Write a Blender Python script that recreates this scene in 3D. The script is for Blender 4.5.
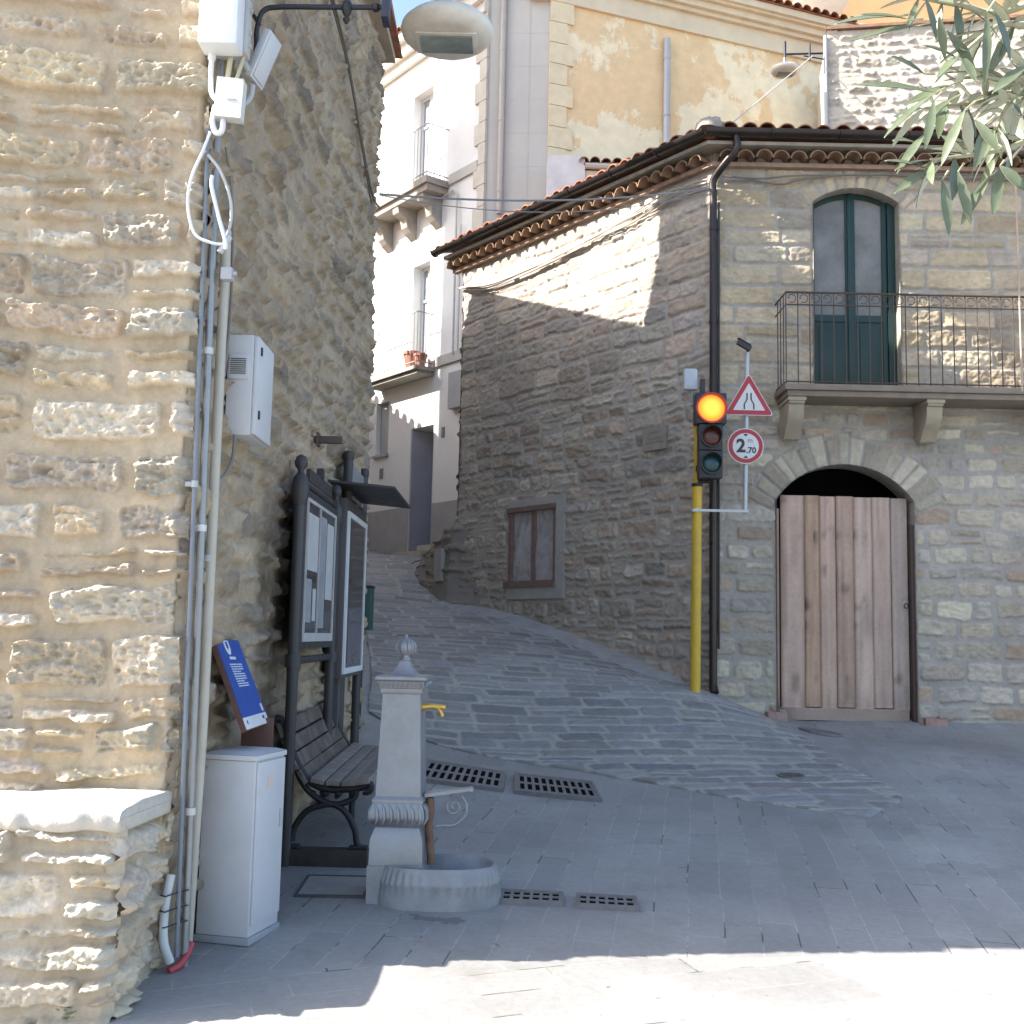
import bpy, bmesh, math, random
import numpy as np
from mathutils import Vector, Matrix

for o in list(bpy.data.objects): bpy.data.objects.remove(o)
SC = bpy.context.scene
COL = SC.collection
R = math.radians

# ------------------------------------------------------------------ camera, world, sun, exposure
EYE = 1.6
cam_d = bpy.data.cameras.new('camera'); cam_o = bpy.data.objects.new('camera', cam_d); COL.objects.link(cam_o)
cam_d.sensor_width = 36; cam_d.sensor_fit = 'HORIZONTAL'; cam_d.lens = 1100 / 1024 * 36
cam_d.clip_start = .05; cam_d.clip_end = 2000
cam_o.matrix_world = Matrix.Translation((0, 0, EYE)) @ Matrix.Rotation(R(90 + 6.4), 4, 'X') @ Matrix.Rotation(R(1.2), 4, 'Z')
SC.camera = cam_o

SUN_EL, SUN_AZ = 38.0, 10.0          # from the left, a little behind the camera
S = np.array([-math.cos(R(SUN_EL)) * math.cos(R(SUN_AZ)), -math.cos(R(SUN_EL)) * math.sin(R(SUN_AZ)), math.sin(R(SUN_EL))])
W = bpy.data.worlds.new('World'); SC.world = W; W.use_nodes = True
nt = W.node_tree; bgn = nt.nodes['Background']
sky = nt.nodes.new('ShaderNodeTexSky'); sky.sky_type = 'NISHITA'; sky.sun_disc = False
sky.sun_elevation = R(SUN_EL); sky.sun_rotation = math.atan2(S[0], S[1]) % (2 * math.pi)
sky.air_density = 1.0; sky.dust_density = 2.0; sky.ozone_density = 1.0
nt.links.new(sky.outputs[0], bgn.inputs[0]); bgn.inputs[1].default_value = .125
sun_d = bpy.data.lights.new('sun', 'SUN'); sun_d.energy = 4.5; sun_d.angle = R(.5); sun_d.color = (1, .95, .86)
sun_o = bpy.data.objects.new('sun', sun_d); COL.objects.link(sun_o)
sun_o.rotation_euler = Vector(S).to_track_quat('Z', 'Y').to_euler(); sun_o.location = (-20, -5, 20)
SC.view_settings.view_transform = 'Standard'; SC.view_settings.look = 'None'
SC.view_settings.exposure = 1.85; SC.view_settings.gamma = 1; SC.view_settings.use_curve_mapping = False

# ------------------------------------------------------------------ noise (numpy)
def vnoise(x, y, seed=0):
    t = np.random.default_rng(seed + 9001).random((256, 256))
    xi = np.floor(x).astype(int); yi = np.floor(y).astype(int)
    fx = x - xi; fy = y - yi; fx = fx * fx * (3 - 2 * fx); fy = fy * fy * (3 - 2 * fy)
    a = t[xi % 256, yi % 256]; b = t[(xi + 1) % 256, yi % 256]; c = t[xi % 256, (yi + 1) % 256]; d = t[(xi + 1) % 256, (yi + 1) % 256]
    return (a + (b - a) * fx) * (1 - fy) + (c + (d - c) * fx) * fy
def fbm(x, y, seed=0, n=4):
    s = 0; a = 1; m = 0
    for k in range(n):
        s = s + a * (vnoise(x * 2 ** k + 17.3 * k, y * 2 ** k + 5.1 * k, seed + k) - .5) * 2; m += a; a *= .5
    return s / m
def sstep(a, b, x):
    t = np.clip((x - a) / (b - a), 0, 1); return t * t * (3 - 2 * t)

# ------------------------------------------------------------------ materials
MATS = {}
def newmat(name):
    m = bpy.data.materials.new(name); m.use_nodes = True
    n = m.node_tree.nodes; b = n['Principled BSDF']
    return m, m.node_tree, n, b
def nd(t, typ, **kw):
    n = t.nodes.new(typ)
    for k, v in kw.items(): setattr(n, k, v)
    return n
def objco(t):
    return nd(t, 'ShaderNodeTexCoord').outputs['Object']
def noise(t, vec, scale, detail=4, rough=.6):
    n = nd(t, 'ShaderNodeTexNoise'); n.inputs['Scale'].default_value = scale; n.inputs['Detail'].default_value = detail
    n.inputs['Roughness'].default_value = rough; t.links.new(vec, n.inputs['Vector']); return n.outputs['Fac']
def ramp(t, fac, stops):
    r = nd(t, 'ShaderNodeValToRGB'); el = r.color_ramp.elements
    while len(el) < len(stops): el.new(.5)
    for e, (p, c) in zip(el, stops):
        e.position = p; e.color = (c, c, c, 1) if isinstance(c, (int, float)) else (*c, 1)
    t.links.new(fac, r.inputs[0]); return r.outputs[0]
def mix(t, fac, a, b, mode='MIX'):
    m = nd(t, 'ShaderNodeMix', data_type='RGBA', blend_type=mode)
    for i, v in ((0, fac), (6, a), (7, b)):
        if isinstance(v, (int, float)): m.inputs[i].default_value = v
        elif isinstance(v, tuple): m.inputs[i].default_value = (*v, 1)
        else: t.links.new(v, m.inputs[i])
    return m.outputs[2]
def bump(t, b, h, strength=.3, dist=.01):
    n = nd(t, 'ShaderNodeBump'); n.inputs['Strength'].default_value = strength; n.inputs['Distance'].default_value = dist
    t.links.new(h, n.inputs['Height']); t.links.new(n.outputs[0], b.inputs['Normal'])
def mat(name, col, rough=.6, metal=0., var=.12, scale=6., bmp=.15, dirt=None, dirt_amt=.35, spec=.5):
    if name in MATS: return MATS[name]
    m, t, n, b = newmat(name); v = objco(t)
    f = noise(t, v, scale, 6, .65)
    c = mix(t, 1.0, col, ramp(t, f, [(.25, 1 - var * 1.6), (.75, 1 + var)]), 'MULTIPLY')
    if dirt:
        g = ramp(t, noise(t, v, scale * .45, 5, .7), [(.48, 0), (.68, dirt_amt)])
        c = mix(t, g, c, dirt)
    t.links.new(c, b.inputs['Base Color'])
    b.inputs['Metallic'].default_value = metal; b.inputs['Specular IOR Level'].default_value = spec
    t.links.new(ramp(t, f, [(.3, max(.02, rough - .1)), (.7, min(1, rough + .1))]), b.inputs['Roughness'])
    if bmp: bump(t, b, noise(t, v, scale * 9, 3, .6), bmp, .004)
    MATS[name] = m; return m
def attr_mat(name, rough=.9, fine=70., strength=.5, dist=.006, var=.18):
    m, t, n, b = newmat(name); v = objco(t)
    a = nd(t, 'ShaderNodeAttribute', attribute_name='Col')
    f = noise(t, v, fine * .35, 6, .7)
    c = mix(t, 1.0, a.outputs['Color'], ramp(t, f, [(.25, 1 - var * 1.3), (.75, 1 + var)]), 'MULTIPLY')
    g = ramp(t, noise(t, v, 1.1, 5, .6), [(.3, .86), (.7, 1.08)])
    c = mix(t, 1.0, c, g, 'MULTIPLY')
    t.links.new(c, b.inputs['Base Color']); b.inputs['Roughness'].default_value = rough
    b.inputs['Specular IOR Level'].default_value = .25
    bump(t, b, noise(t, v, fine, 4, .65), strength, dist)
    MATS[name] = m; return m

# ------------------------------------------------------------------ object helpers
def tag(o, label=None, cat=None, group=None, kind=None):
    if label: o['label'] = label
    if cat: o['category'] = cat
    if group: o['group'] = group
    if kind: o['kind'] = kind
    return o
def thing(name, label, cat, loc=(0, 0, 0), rz=0, group=None):
    o = bpy.data.objects.new(name, None); COL.objects.link(o); o.location = loc; o.rotation_euler = (0, 0, rz); o.empty_display_size = .1
    return tag(o, label, cat, group)
def finish(me, m, smooth):
    if m is not None: me.materials.append(m)
    if smooth is not None:
        me.polygons.foreach_set('use_smooth', [True] * len(me.polygons))
        if smooth < 180: me.set_sharp_from_angle(angle=R(smooth))
    me.update()
def mesh_np(name, V, F, m, parent=None, col=None, smooth=180):
    me = bpy.data.meshes.new(name); V = np.asarray(V, float); F = np.asarray(F, int); k = F.shape[1]
    used = np.zeros(len(V), bool); used[F.ravel()] = True; remap = np.cumsum(used) - 1
    V = V[used]; F = remap[F]
    me.vertices.add(len(V)); me.vertices.foreach_set('co', V.ravel())
    me.loops.add(F.size); me.loops.foreach_set('vertex_index', F.ravel().astype(np.int32))
    me.polygons.add(len(F)); me.polygons.foreach_set('loop_start', np.arange(0, F.size, k, dtype=np.int32))
    me.update(calc_edges=True)
    if col is not None:
        a = me.color_attributes.new('Col', 'FLOAT_COLOR', 'POINT')
        c = np.ones((len(V), 4)); c[:, :3] = np.asarray(col)[used]; a.data.foreach_set('color', c.ravel())
    finish(me, m, smooth)
    o = bpy.data.objects.new(name, me); COL.objects.link(o); o.parent = parent
    return o
def grid_faces(nu, nv, keep=None, flip=False):
    i = np.arange(nu * nv).reshape(nv, nu)
    f = np.stack([i[:-1, :-1], i[:-1, 1:], i[1:, 1:], i[1:, :-1]], -1)
    if flip: f = f[..., ::-1]
    f = f.reshape(-1, 4)
    if keep is not None: f = f[keep.ravel()]
    return f
class MB:
    def __init__(s): s.bm = bmesh.new(); s.cl = None
    def box(s, a, b, bev=0, M=None, col=None):
        x0, y0, z0 = a; x1, y1, z1 = b
        vs = [s.bm.verts.new(p) for p in ((x0, y0, z0), (x1, y0, z0), (x1, y1, z0), (x0, y1, z0), (x0, y0, z1), (x1, y0, z1), (x1, y1, z1), (x0, y1, z1))]
        fs = [s.bm.faces.new([vs[i] for i in q]) for q in ((3, 2, 1, 0), (4, 5, 6, 7), (0, 1, 5, 4), (1, 2, 6, 5), (2, 3, 7, 6), (3, 0, 4, 7))]
        if bev:
            es = list({e for f in fs for e in f.edges})
            r = bmesh.ops.bevel(s.bm, geom=es, offset=bev, segments=2, affect='EDGES', profile=.6)
            vs = list({v for f in r['faces'] for v in f.verts} | {v for v in vs if v.is_valid})
        if M is not None:
            for v in vs: v.co = M @ v.co
        return vs
    def hexa(s, pts):
        vs = [s.bm.verts.new(p) for p in pts]
        for q in ((3, 2, 1, 0), (4, 5, 6, 7), (0, 1, 5, 4), (1, 2, 6, 5), (2, 3, 7, 6), (3, 0, 4, 7)): s.bm.faces.new([vs[i] for i in q])
    def tube(s, pts, r, n=8, caps=True):
        pts = [Vector(p) for p in pts]; rs = r if isinstance(r, (list, tuple)) else [r] * len(pts)
        rings = []; up = None
        for i, p in enumerate(pts):
            t = (pts[min(i + 1, len(pts) - 1)] - pts[max(i - 1, 0)]).normalized()
            if up is None:
                up = Vector((0, 0, 1)) if abs(t.z) < .9 else Vector((1, 0, 0))
            a = t.cross(up)
            if a.length < 1e-5: a = t.cross(Vector((0, 1, 0)))
            a.normalize(); b = a.cross(t).normalized(); up = b
            rings.append([s.bm.verts.new(p + (a * math.cos(2 * math.pi * k / n) + b * math.sin(2 * math.pi * k / n)) * rs[i]) for k in range(n)])
        for q0, q1 in zip(rings, rings[1:]):
            for k in range(n): s.bm.faces.new((q0[k], q0[(k + 1) % n], q1[(k + 1) % n], q1[k]))
        if caps: s.bm.faces.new(rings[0][::-1]); s.bm.faces.new(rings[-1])
    def lathe(s, prof, c=(0, 0, 0), n=24, M=None, sx=1, sy=1):
        rings = []; vs = []
        for (r, z) in prof:
            if r < 1e-6: g = [s.bm.verts.new((c[0], c[1], c[2] + z))]
            else: g = [s.bm.verts.new((c[0] + r * sx * math.cos(2 * math.pi * k / n), c[1] + r * sy * math.sin(2 * math.pi * k / n), c[2] + z)) for k in range(n)]
            rings.append(g); vs += g
        for a, b in zip(rings, rings[1:]):
            for k in range(n):
                k2 = (k + 1) % n
                if len(a) == 1 and len(b) == 1: continue
                if len(a) == 1: s.bm.faces.new((a[0], b[k2], b[k]))
                elif len(b) == 1: s.bm.faces.new((a[k], a[k2], b[0]))
                else: s.bm.faces.new((a[k], a[k2], b[k2], b[k]))
        if M is not None:
            for v in vs: v.co = M @ v.co
    def square_lathe(s, prof, c=(0, 0, 0), rot=0, sx=1, sy=1):
        rings = []
        for (h, z) in prof:
            g = []
            for (qx, qy) in ((-1, -1), (1, -1), (1, 1), (-1, 1)):
                x, y = qx * h * sx, qy * h * sy
                g.append(s.bm.verts.new((c[0] + x * math.cos(rot) - y * math.sin(rot), c[1] + x * math.sin(rot) + y * math.cos(rot), c[2] + z)))
            rings.append(g)
        for a, b in zip(rings, rings[1:]):
            for k in range(4): s.bm.faces.new((a[k], a[(k + 1) % 4], b[(k + 1) % 4], b[k]))
        s.bm.faces.new(rings[0][::-1]); s.bm.faces.new(rings[-1])
    def prism(s, poly, d):                       # polygon (3D points) swept along d
        d = Vector(d); a = [s.bm.verts.new(p) for p in poly]; b = [s.bm.verts.new(Vector(p) + d) for p in poly]
        s.bm.faces.new(a[::-1]); s.bm.faces.new(b)
        for k in range(len(a)): s.bm.faces.new((a[k], a[(k + 1) % len(a)], b[(k + 1) % len(a)], b[k]))
    def quad(s, pts): s.bm.faces.new([s.bm.verts.new(p) for p in pts])
    def build(s, name, m, parent=None, smooth=35, loc=None):
        bmesh.ops.recalc_face_normals(s.bm, faces=s.bm.faces)
        me = bpy.data.meshes.new(name); s.bm.to_mesh(me); s.bm.free(); finish(me, m, smooth)
        o = bpy.data.objects.new(name, me); COL.objects.link(o); o.parent = parent
        if loc is not None: o.location = loc
        return o
def spline(pts, n=8):
    P = [np.array(p, float) for p in pts]; P = [2 * P[0] - P[1]] + P + [2 * P[-1] - P[-2]]; out = []
    for i in range(1, len(P) - 2):
        for k in range(n):
            t = k / n; a, b, c, d = P[i - 1:i + 3]
            out.append(tuple(.5 * ((2 * b) + (-a + c) * t + (2 * a - 5 * b + 4 * c - d) * t * t + (-a + 3 * b - 3 * c + d) * t ** 3)))
    out.append(tuple(P[-2])); return out
def text_part(txt, size, origin, xdir, ydir, m, parent, name='lettering', bold=0., ext=.001, sx=1.):
    cu = bpy.data.curves.new('t', 'FONT'); cu.body = txt; cu.size = size; cu.align_x = 'CENTER'; cu.align_y = 'CENTER'; cu.extrude = ext; cu.offset = bold
    to = bpy.data.objects.new('t', cu); COL.objects.link(to)
    bpy.context.view_layer.update()
    me = bpy.data.meshes.new_from_object(to.evaluated_get(bpy.context.evaluated_depsgraph_get()))
    bpy.data.objects.remove(to)
    x = Vector(xdir).normalized() ; y = Vector(ydir).normalized(); z = x.cross(y)
    M = Matrix((( *(x * sx), 0), (*y, 0), (*z, 0), (0, 0, 0, 1))).transposed(); M.translation = Vector(origin)
    me.transform(M); me.materials.clear(); me.materials.append(m)
    o = bpy.data.objects.new(name, me); COL.objects.link(o); o.parent = parent; return o

# ------------------------------------------------------------------ stone walls as relief grids
def stone_field(U, V, seed, rows=(.1, .2), lens=(.2, .5), mort=.012, edge=.02, warp=.02, relief=.03, rough=.012, tilt=.01,
                split=.25, cover=0., pal=((.38, .31, .22),), pw=None, mcol=(.27, .25, .23), cuts=(), jit=.12, rnd=.35, vlim=None, ridge=0.):
    """height + colour of irregular coursed masonry at wall coordinates U (along) and V (up)"""
    rg = np.random.default_rng(seed); v0, v1 = vlim or (V.min() - .3, V.max() + .3); u0, u1 = U.min() - .6, U.max() + .6
    Vw = V + warp * fbm(U * 2.1, V * 2.1, seed + 1) + warp * .5 * fbm(U * 9, V * 9, seed + 2)
    Uw = U + warp * fbm(U * 2.3 + 40, V * 2.3, seed + 3) + warp * .5 * fbm(U * 9 + 9, V * 9, seed + 4)
    b = [v0]
    while b[-1] < v1: b.append(b[-1] + rg.uniform(*rows))
    b = np.array(b); ri = np.clip(np.searchsorted(b, Vw) - 1, 0, len(b) - 2)
    d = np.zeros_like(U); ids = np.zeros(U.shape, int); nid = 0
    hh = np.zeros_like(U)
    cen_u = np.zeros_like(U); cen_v = np.zeros_like(U); hw = np.ones_like(U); hv = np.ones_like(U)
    for r in range(len(b) - 1):
        sel = ri == r
        if not sel.any(): continue
        rh = b[r + 1] - b[r]; c = [u0 - rg.uniform(0, .4)]
        while c[-1] < u1: c.append(c[-1] + rg.uniform(*lens) * (.7 + .6 * rh / rows[1]))
        for (cu, z0, z1) in cuts:
            if z0 - rh * .5 < (b[r] + b[r + 1]) / 2 < z1 + rh * .5:
                c = [q for q in c if abs(q - cu) > .12] + [cu]
        c = np.array(sorted(c)); uu = Uw[sel]; vv = Vw[sel]
        ci = np.clip(np.searchsorted(c, uu) - 1, 0, len(c) - 2)
        # ends of a stone lean and courses wobble from stone to stone
        L, Rr = c[ci], c[ci + 1]; lo = np.full(uu.shape, b[r]); hi = np.full(uu.shape, b[r + 1])
        sp = rg.random(len(c)) < split; sf = rg.uniform(.35, .65, len(c))
        s1 = sp[ci]; cut = b[r] + rh * sf[ci]; top = vv > cut
        lo = np.where(s1 & top, cut, lo); hi = np.where(s1 & ~top, cut, hi)
        jl = rg.uniform(0, jit, (len(c), 4)) * rh
        j = jl[ci]
        a1 = uu - L - j[:, 0] * .5; a2 = Rr - uu - j[:, 1] * .5; a3 = vv - lo - j[:, 2] * .6; a4 = hi - vv - j[:, 3] * .6
        dx = np.minimum(a1, a2); dy = np.minimum(a3, a4)
        rr = rnd * np.minimum(Rr - L, hi - lo) * .5
        cor = (dx < rr) & (dy < rr)
        dd = np.where(cor, rr - np.hypot(rr - dx, rr - dy), np.minimum(dx, dy))
        d[sel] = dd; ids[sel] = nid + ci * 2 + (s1 & top)
        cen_u[sel] = (L + Rr) / 2; cen_v[sel] = (lo + hi) / 2; hw[sel] = (Rr - L) / 2; hv[sel] = (hi - lo) / 2
        nid += 2 * len(c)
    d = d + .006 * fbm(U * 30, V * 30, seed + 5, 3)
    return finish_field(U, V, d, ids, nid, seed, mort, edge, relief, rough, tilt, cover, pal, pw, mcol, (U - cen_u) / hw, (V - cen_v) / hv, ridge)
def finish_field(U, V, d, ids, nid, seed, mort, edge, relief, rough, tilt, cover, pal, pw, mcol, lu, lv, ridge=0.):
    rg = np.random.default_rng(seed + 77); n = nid + 2
    if cover: d = d - cover * np.clip(fbm(U * 1.7, V * 1.7, seed + 11) + .45 + .5 * fbm(U * 8, V * 8, seed + 12), 0, 1.4)
    prof = sstep(mort, mort + edge, d)
    hs = rg.uniform(.35, 1.0, n)[ids]; tu = rg.normal(0, tilt, n)[ids]; tv = rg.normal(0, tilt, n)[ids]
    off = rg.uniform(0, 90, n)[ids]
    h = prof * (relief * hs + tu * lu + tv * lv + (1 - .75 * ridge) * rough * fbm(U * 15 + off, V * 17 + off, seed + 21, 5) + rough * .5 * np.abs(fbm(U * 6 + off, V * 9, seed + 25, 3)) - rough * .35 * np.clip(.28 - np.abs(fbm(U * 9 + off, V * 22 + off, seed + 26, 3)), 0, 1) / .28)
    rid = 1 - 3.2 * np.abs(fbm(U * 11 + off, V * 16 + off, seed + 28, 4)); rid2 = 1 - 3.2 * np.abs(fbm(U * 30 + off, V * 38 + off, seed + 29, 3))
    h = h + prof * rough * (.20 * fbm(U * 42 + off, V * 50 + off, seed + 27, 3) + ridge * (.34 * rid + .17 * rid2))
    h = h + (1 - prof) * .004 * fbm(U * 25, V * 25, seed + 22, 3)
    pal = np.array(pal); k = rg.choice(len(pal), n, p=pw); base = pal[k] * rg.uniform(.8, 1.18, (n, 1)) * (1 + rg.normal(0, .01, (n, 3)))
    c = base[ids] * (1 + .16 * fbm(U * 11 + off, V * 11, seed + 31, 4))[..., None]
    mc = np.array(mcol)[None, None, :] * (1 + .12 * fbm(U * 5, V * 5, seed + 32, 4))[..., None]
    pc = sstep(mort - .002, mort + edge * .8, d)
    return h, mc + (c - mc) * pc[..., None]
def ring_override(U, V, h, c, cu, cv, r0, r1, zmin, n, seed, pal, mcol, relief=.03, umax=None, rowsz=None, rough=.008):
    """voussoirs of an arch"""
    dx = U - cu; dz = V - cv; rad = np.hypot(dx, dz); ang = np.arctan2(dx, dz)
    amax = umax
    inside = (rad > r0 - .05) & (rad < r1 + .05) & (np.abs(ang) < amax)
    t = (ang + amax) / (2 * amax) * n
    rg = np.random.default_rng(seed); bb = np.arange(n + 1) + np.r_[0, rg.uniform(-.17, .17, n - 1), 0]
    k = np.clip(np.searchsorted(bb, t) - 1, 0, n - 1)
    w = np.minimum(t - bb[k], bb[k + 1] - t) * (2 * amax / n) * rad
    rout = r1 + rg.uniform(-.05, .04, n)[k]
    d = np.minimum(w, np.minimum(rad - r0 + .03, rout - rad)) + .004 * fbm(U * 30, V * 30, seed + 5, 3)
    hh, cc = finish_field(U, V, d, k, n, seed, .009, .016, relief, rough, .004, 0, pal, None, mcol, t - k - .5, (rad - r0) / (r1 - r0))
    m = inside & (rad < rout + .015)
    h = np.where(m, hh, h); c = np.where(m[..., None], cc, c); return h, c
def relief_wall(name, O, ud, u0, u1, z0, z1, res, field, m, parent, drop=None, lean=None, resz=None):
    O = np.array(O, float); ud = np.array([*ud[:2], 0], float); ud /= np.linalg.norm(ud); n = np.array([ud[1], -ud[0], 0])   # ud x Z
    nu = int((u1 - u0) / res) + 1; nv = int((z1 - z0) / (resz or res)) + 1
    us = np.linspace(u0, u1, nu); zs = np.linspace(z0, z1, nv); U, Z = np.meshgrid(us, zs)
    h, c = field(U, Z)
    if lean is not None: h = h + lean(U, Z)
    P = O[None, None] + U[..., None] * ud + h[..., None] * n; P[..., 2] += Z
    keep = None
    if drop is not None:
        Uc = (U[:-1, :-1] + U[1:, 1:]) / 2; Zc = (Z[:-1, :-1] + Z[1:, 1:]) / 2; keep = ~drop(Uc, Zc)
    return mesh_np(name, P.reshape(-1, 3), grid_faces(nu, nv, keep), m, parent, c.reshape(-1, 3), 180)
def slab_wall(mb, poly2, z0, z1):                 # closed footprint prism without top lid overlap
    mb.prism([(x, y, z0) for x, y in poly2], (0, 0, z1 - z0))

# ------------------------------------------------------------------ ground
CTRL = np.array([(-1.3, 4.4, 0), (-4, 4, 0), (0, 3, 0), (0, 4.4, 0), (2.5, 4.6, -.05), (5, 5, -.08), (-.3, 5.4, 0), (-1.2, 6.1, .0), (-.8, 6.2, 0), (.3, 7, 0), (2, 7.4, 0), (4, 8, 0),
    (3.5, 9.4, .0), (5.5, 10, .02), (5.7, 12.3, .08), (8, 12.3, .1), (3.8, 12.3, .05), (2.98, 12.3, .06), (2.27, 12.3, .32), (1.98, 11.8, .38), (2.05, 12.57, .36),
    (.716, 14.25, .80), (0, 15.15, 1.0), (-.85, 16.2, 1.14), (-1.96, 20.35, 1.86), (-2.72, 21.3, 1.98), (-1.0, 18.9, 1.78), (-1.55, 18.0, 1.69), (-1.8, 19.2, 1.86), (-4.5, 21, 2.1), (-4.5, 24, 2.3), (-1.2, 8.9, .25), (-1.15, 7.7, .10),
    (-.7, 9.6, .14), (.5, 9.0, .03), (2.2, 8.0, 0), (2.7, 10.2, .06), (1.2, 10.6, .2), (-.4, 12, .58), (-1.3, 11, .5), (-2, 15, 1.05), (2.6, 14, .5), (6, 18, .6)], float)
def _phi(r): return np.where(r > 1e-9, r * r * np.log(np.maximum(r, 1e-9)), 0)
_n = len(CTRL); _K = _phi(np.hypot(CTRL[:, None, 0] - CTRL[None, :, 0], CTRL[:, None, 1] - CTRL[None, :, 1])) + np.eye(_n) * .02
_Pm = np.c_[np.ones(_n), CTRL[:, :2]]
_sol = np.linalg.solve(np.block([[_K, _Pm], [_Pm.T, np.zeros((3, 3))]]), np.r_[CTRL[:, 2], 0, 0, 0])
def gz(x, y):
    x = np.asarray(x, float); y = np.asarray(y, float)
    xc = np.clip(x, -5, 7); yc = np.clip(y, 3, 24)
    r = np.hypot(xc[..., None] - CTRL[:, 0], yc[..., None] - CTRL[:, 1])
    o = _phi(r) @ _sol[:_n] + _sol[_n] + _sol[_n + 1] * xc + _sol[_n + 2] * yc
    o = np.clip(o, -.12, 2.4) * sstep(2.6, 3.6, y + 0 * x)
    return .055 * np.clip(y, -4, 26) + o
def G(x, y): return float(gz(x, y))

def joint_ramp(t, fac):
    return ramp(t, fac, [(.0, 0), (1., 1)])
def paving_mat():
    m, t, n, b = newmat('stone_paving'); v = objco(t)
    wv = nd(t, 'ShaderNodeTexNoise'); wv.inputs['Scale'].default_value = .9; wv.inputs['Detail'].default_value = 3; t.links.new(v, wv.inputs['Vector'])
    vm = nd(t, 'ShaderNodeVectorMath', operation='MULTIPLY_ADD'); t.links.new(wv.outputs['Color'], vm.inputs[0]); vm.inputs[1].default_value = (.05, .05, 0); t.links.new(v, vm.inputs[2])
    def brick(rot, w, h, mort, seedoff):
        mp = nd(t, 'ShaderNodeMapping'); mp.inputs['Rotation'].default_value = (0, 0, rot); mp.inputs['Location'].default_value = (seedoff, seedoff * .37, 0); t.links.new(vm.outputs[0], mp.inputs[0])
        br = nd(t, 'ShaderNodeTexBrick'); br.offset = .43; br.offset_frequency = 3; br.squash = .7; br.squash_frequency = 2
        for k, x in (('Scale', 1), ('Mortar Size', mort), ('Mortar Smooth', .25), ('Brick Width', w), ('Row Height', h), ('Bias', -.1)): br.inputs[k].default_value = x
        br.inputs['Color1'].default_value = (.25, .244, .236, 1); br.inputs['Color2'].default_value = (.298, .287, .271, 1); br.inputs['Mortar'].default_value = (.34, .326, .303, 1)
        t.links.new(mp.outputs[0], br.inputs['Vector']); return br
    A = brick(-R(80.5), .95, .165, .0042, 3.1); B = brick(-R(21), .85, .215, .005, 1.7)
    sx = nd(t, 'ShaderNodeSeparateXYZ'); t.links.new(v, sx.inputs[0])
    ma = nd(t, 'ShaderNodeMath', operation='MULTIPLY_ADD'); t.links.new(sx.outputs[0], ma.inputs[0]); ma.inputs[1].default_value = -.16; t.links.new(sx.outputs[1], ma.inputs[2])
    lt = nd(t, 'ShaderNodeMath', operation='LESS_THAN'); t.links.new(ma.outputs[0], lt.inputs[0]); lt.inputs[1].default_value = 4.72
    c = mix(t, lt.outputs[0], A.outputs['Color'], B.outputs['Color'])
    jm = nd(t, 'ShaderNodeMix', data_type='FLOAT'); t.links.new(lt.outputs[0], jm.inputs[0]); t.links.new(A.outputs['Fac'], jm.inputs[2]); t.links.new(B.outputs['Fac'], jm.inputs[3])
    # joints lost or open in places: dark open cracks along some of them
    jn = noise(t, v, 2.6, 4, .6)
    crack = nd(t, 'ShaderNodeMath', operation='MULTIPLY'); t.links.new(jm.outputs[0], crack.inputs[0]); t.links.new(ramp(t, jn, [(.56, 0), (.62, .9)]), crack.inputs[1])
    c = mix(t, crack.outputs[0], c, (.07, .065, .06))
    lost = nd(t, 'ShaderNodeMath', operation='MULTIPLY'); t.links.new(jm.outputs[0], lost.inputs[0]); t.links.new(ramp(t, jn, [(.42, .95), (.50, 0)]), lost.inputs[1])
    c = mix(t, lost.outputs[0], c, (.262, .256, .25))
    big = noise(t, v, .8, 6, .62); fine = noise(t, v, 28, 5, .7)
    c = mix(t, 1., c, ramp(t, big, [(.28, .76), (.5, .98), (.72, 1.18)]), 'MULTIPLY')
    c = mix(t, 1., c, ramp(t, fine, [(.25, .87), (.75, 1.1)]), 'MULTIPLY')
    st = ramp(t, noise(t, v, 2.1, 6, .72), [(.56, 0), (.72, .6)])
    c = mix(t, st, c, (.19, .178, .162))
    chip = ramp(t, noise(t, v, 9, 3, .8), [(.70, 0), (.72, .7)]); c = mix(t, chip, c, (.11, .10, .09))
    # damp patch that the basin overflow left on the paving
    dv = nd(t, 'ShaderNodeVectorMath', operation='SUBTRACT'); t.links.new(v, dv.inputs[0]); dv.inputs[1].default_value = (-.33, 5.27, .29)
    ds = nd(t, 'ShaderNodeVectorMath', operation='MULTIPLY'); t.links.new(dv.outputs[0], ds.inputs[0]); ds.inputs[1].default_value = (1.7, 4.2, 0)
    dl = nd(t, 'ShaderNodeVectorMath', operation='LENGTH'); t.links.new(ds.outputs[0], dl.inputs[0])
    da = nd(t, 'ShaderNodeMath', operation='MULTIPLY_ADD'); t.links.new(noise(t, v, 7, 4, .6), da.inputs[0]); da.inputs[1].default_value = 1.6; t.links.new(dl.outputs[1], da.inputs[2])
    c = mix(t, ramp(t, da.outputs[0], [(.93, .72), (.98, 0)]), c, (.12, .115, .11))
    t.links.new(c, b.inputs['Base Color']); t.links.new(ramp(t, big, [(.3, .62), (.7, .85)]), b.inputs['Roughness']); b.inputs['Specular IOR Level'].default_value = .35
    hs = nd(t, 'ShaderNodeMath', operation='MULTIPLY_ADD'); t.links.new(crack.outputs[0], hs.inputs[0]); hs.inputs[1].default_value = -.8; t.links.new(fine, hs.inputs[2])
    bump(t, b, hs.outputs[0], .35, .006)
    return m
def dullmat(): return mat('concrete', (.36, .35, .34), .85, 0, .15, 5, .3, (.22, .21, .2), .4, .3)
M_PAVE = paving_mat()
xs = np.r_[np.linspace(-160, -6, 24), np.arange(-5.8, 8.01, .1), np.linspace(9, 160, 24)]
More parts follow.
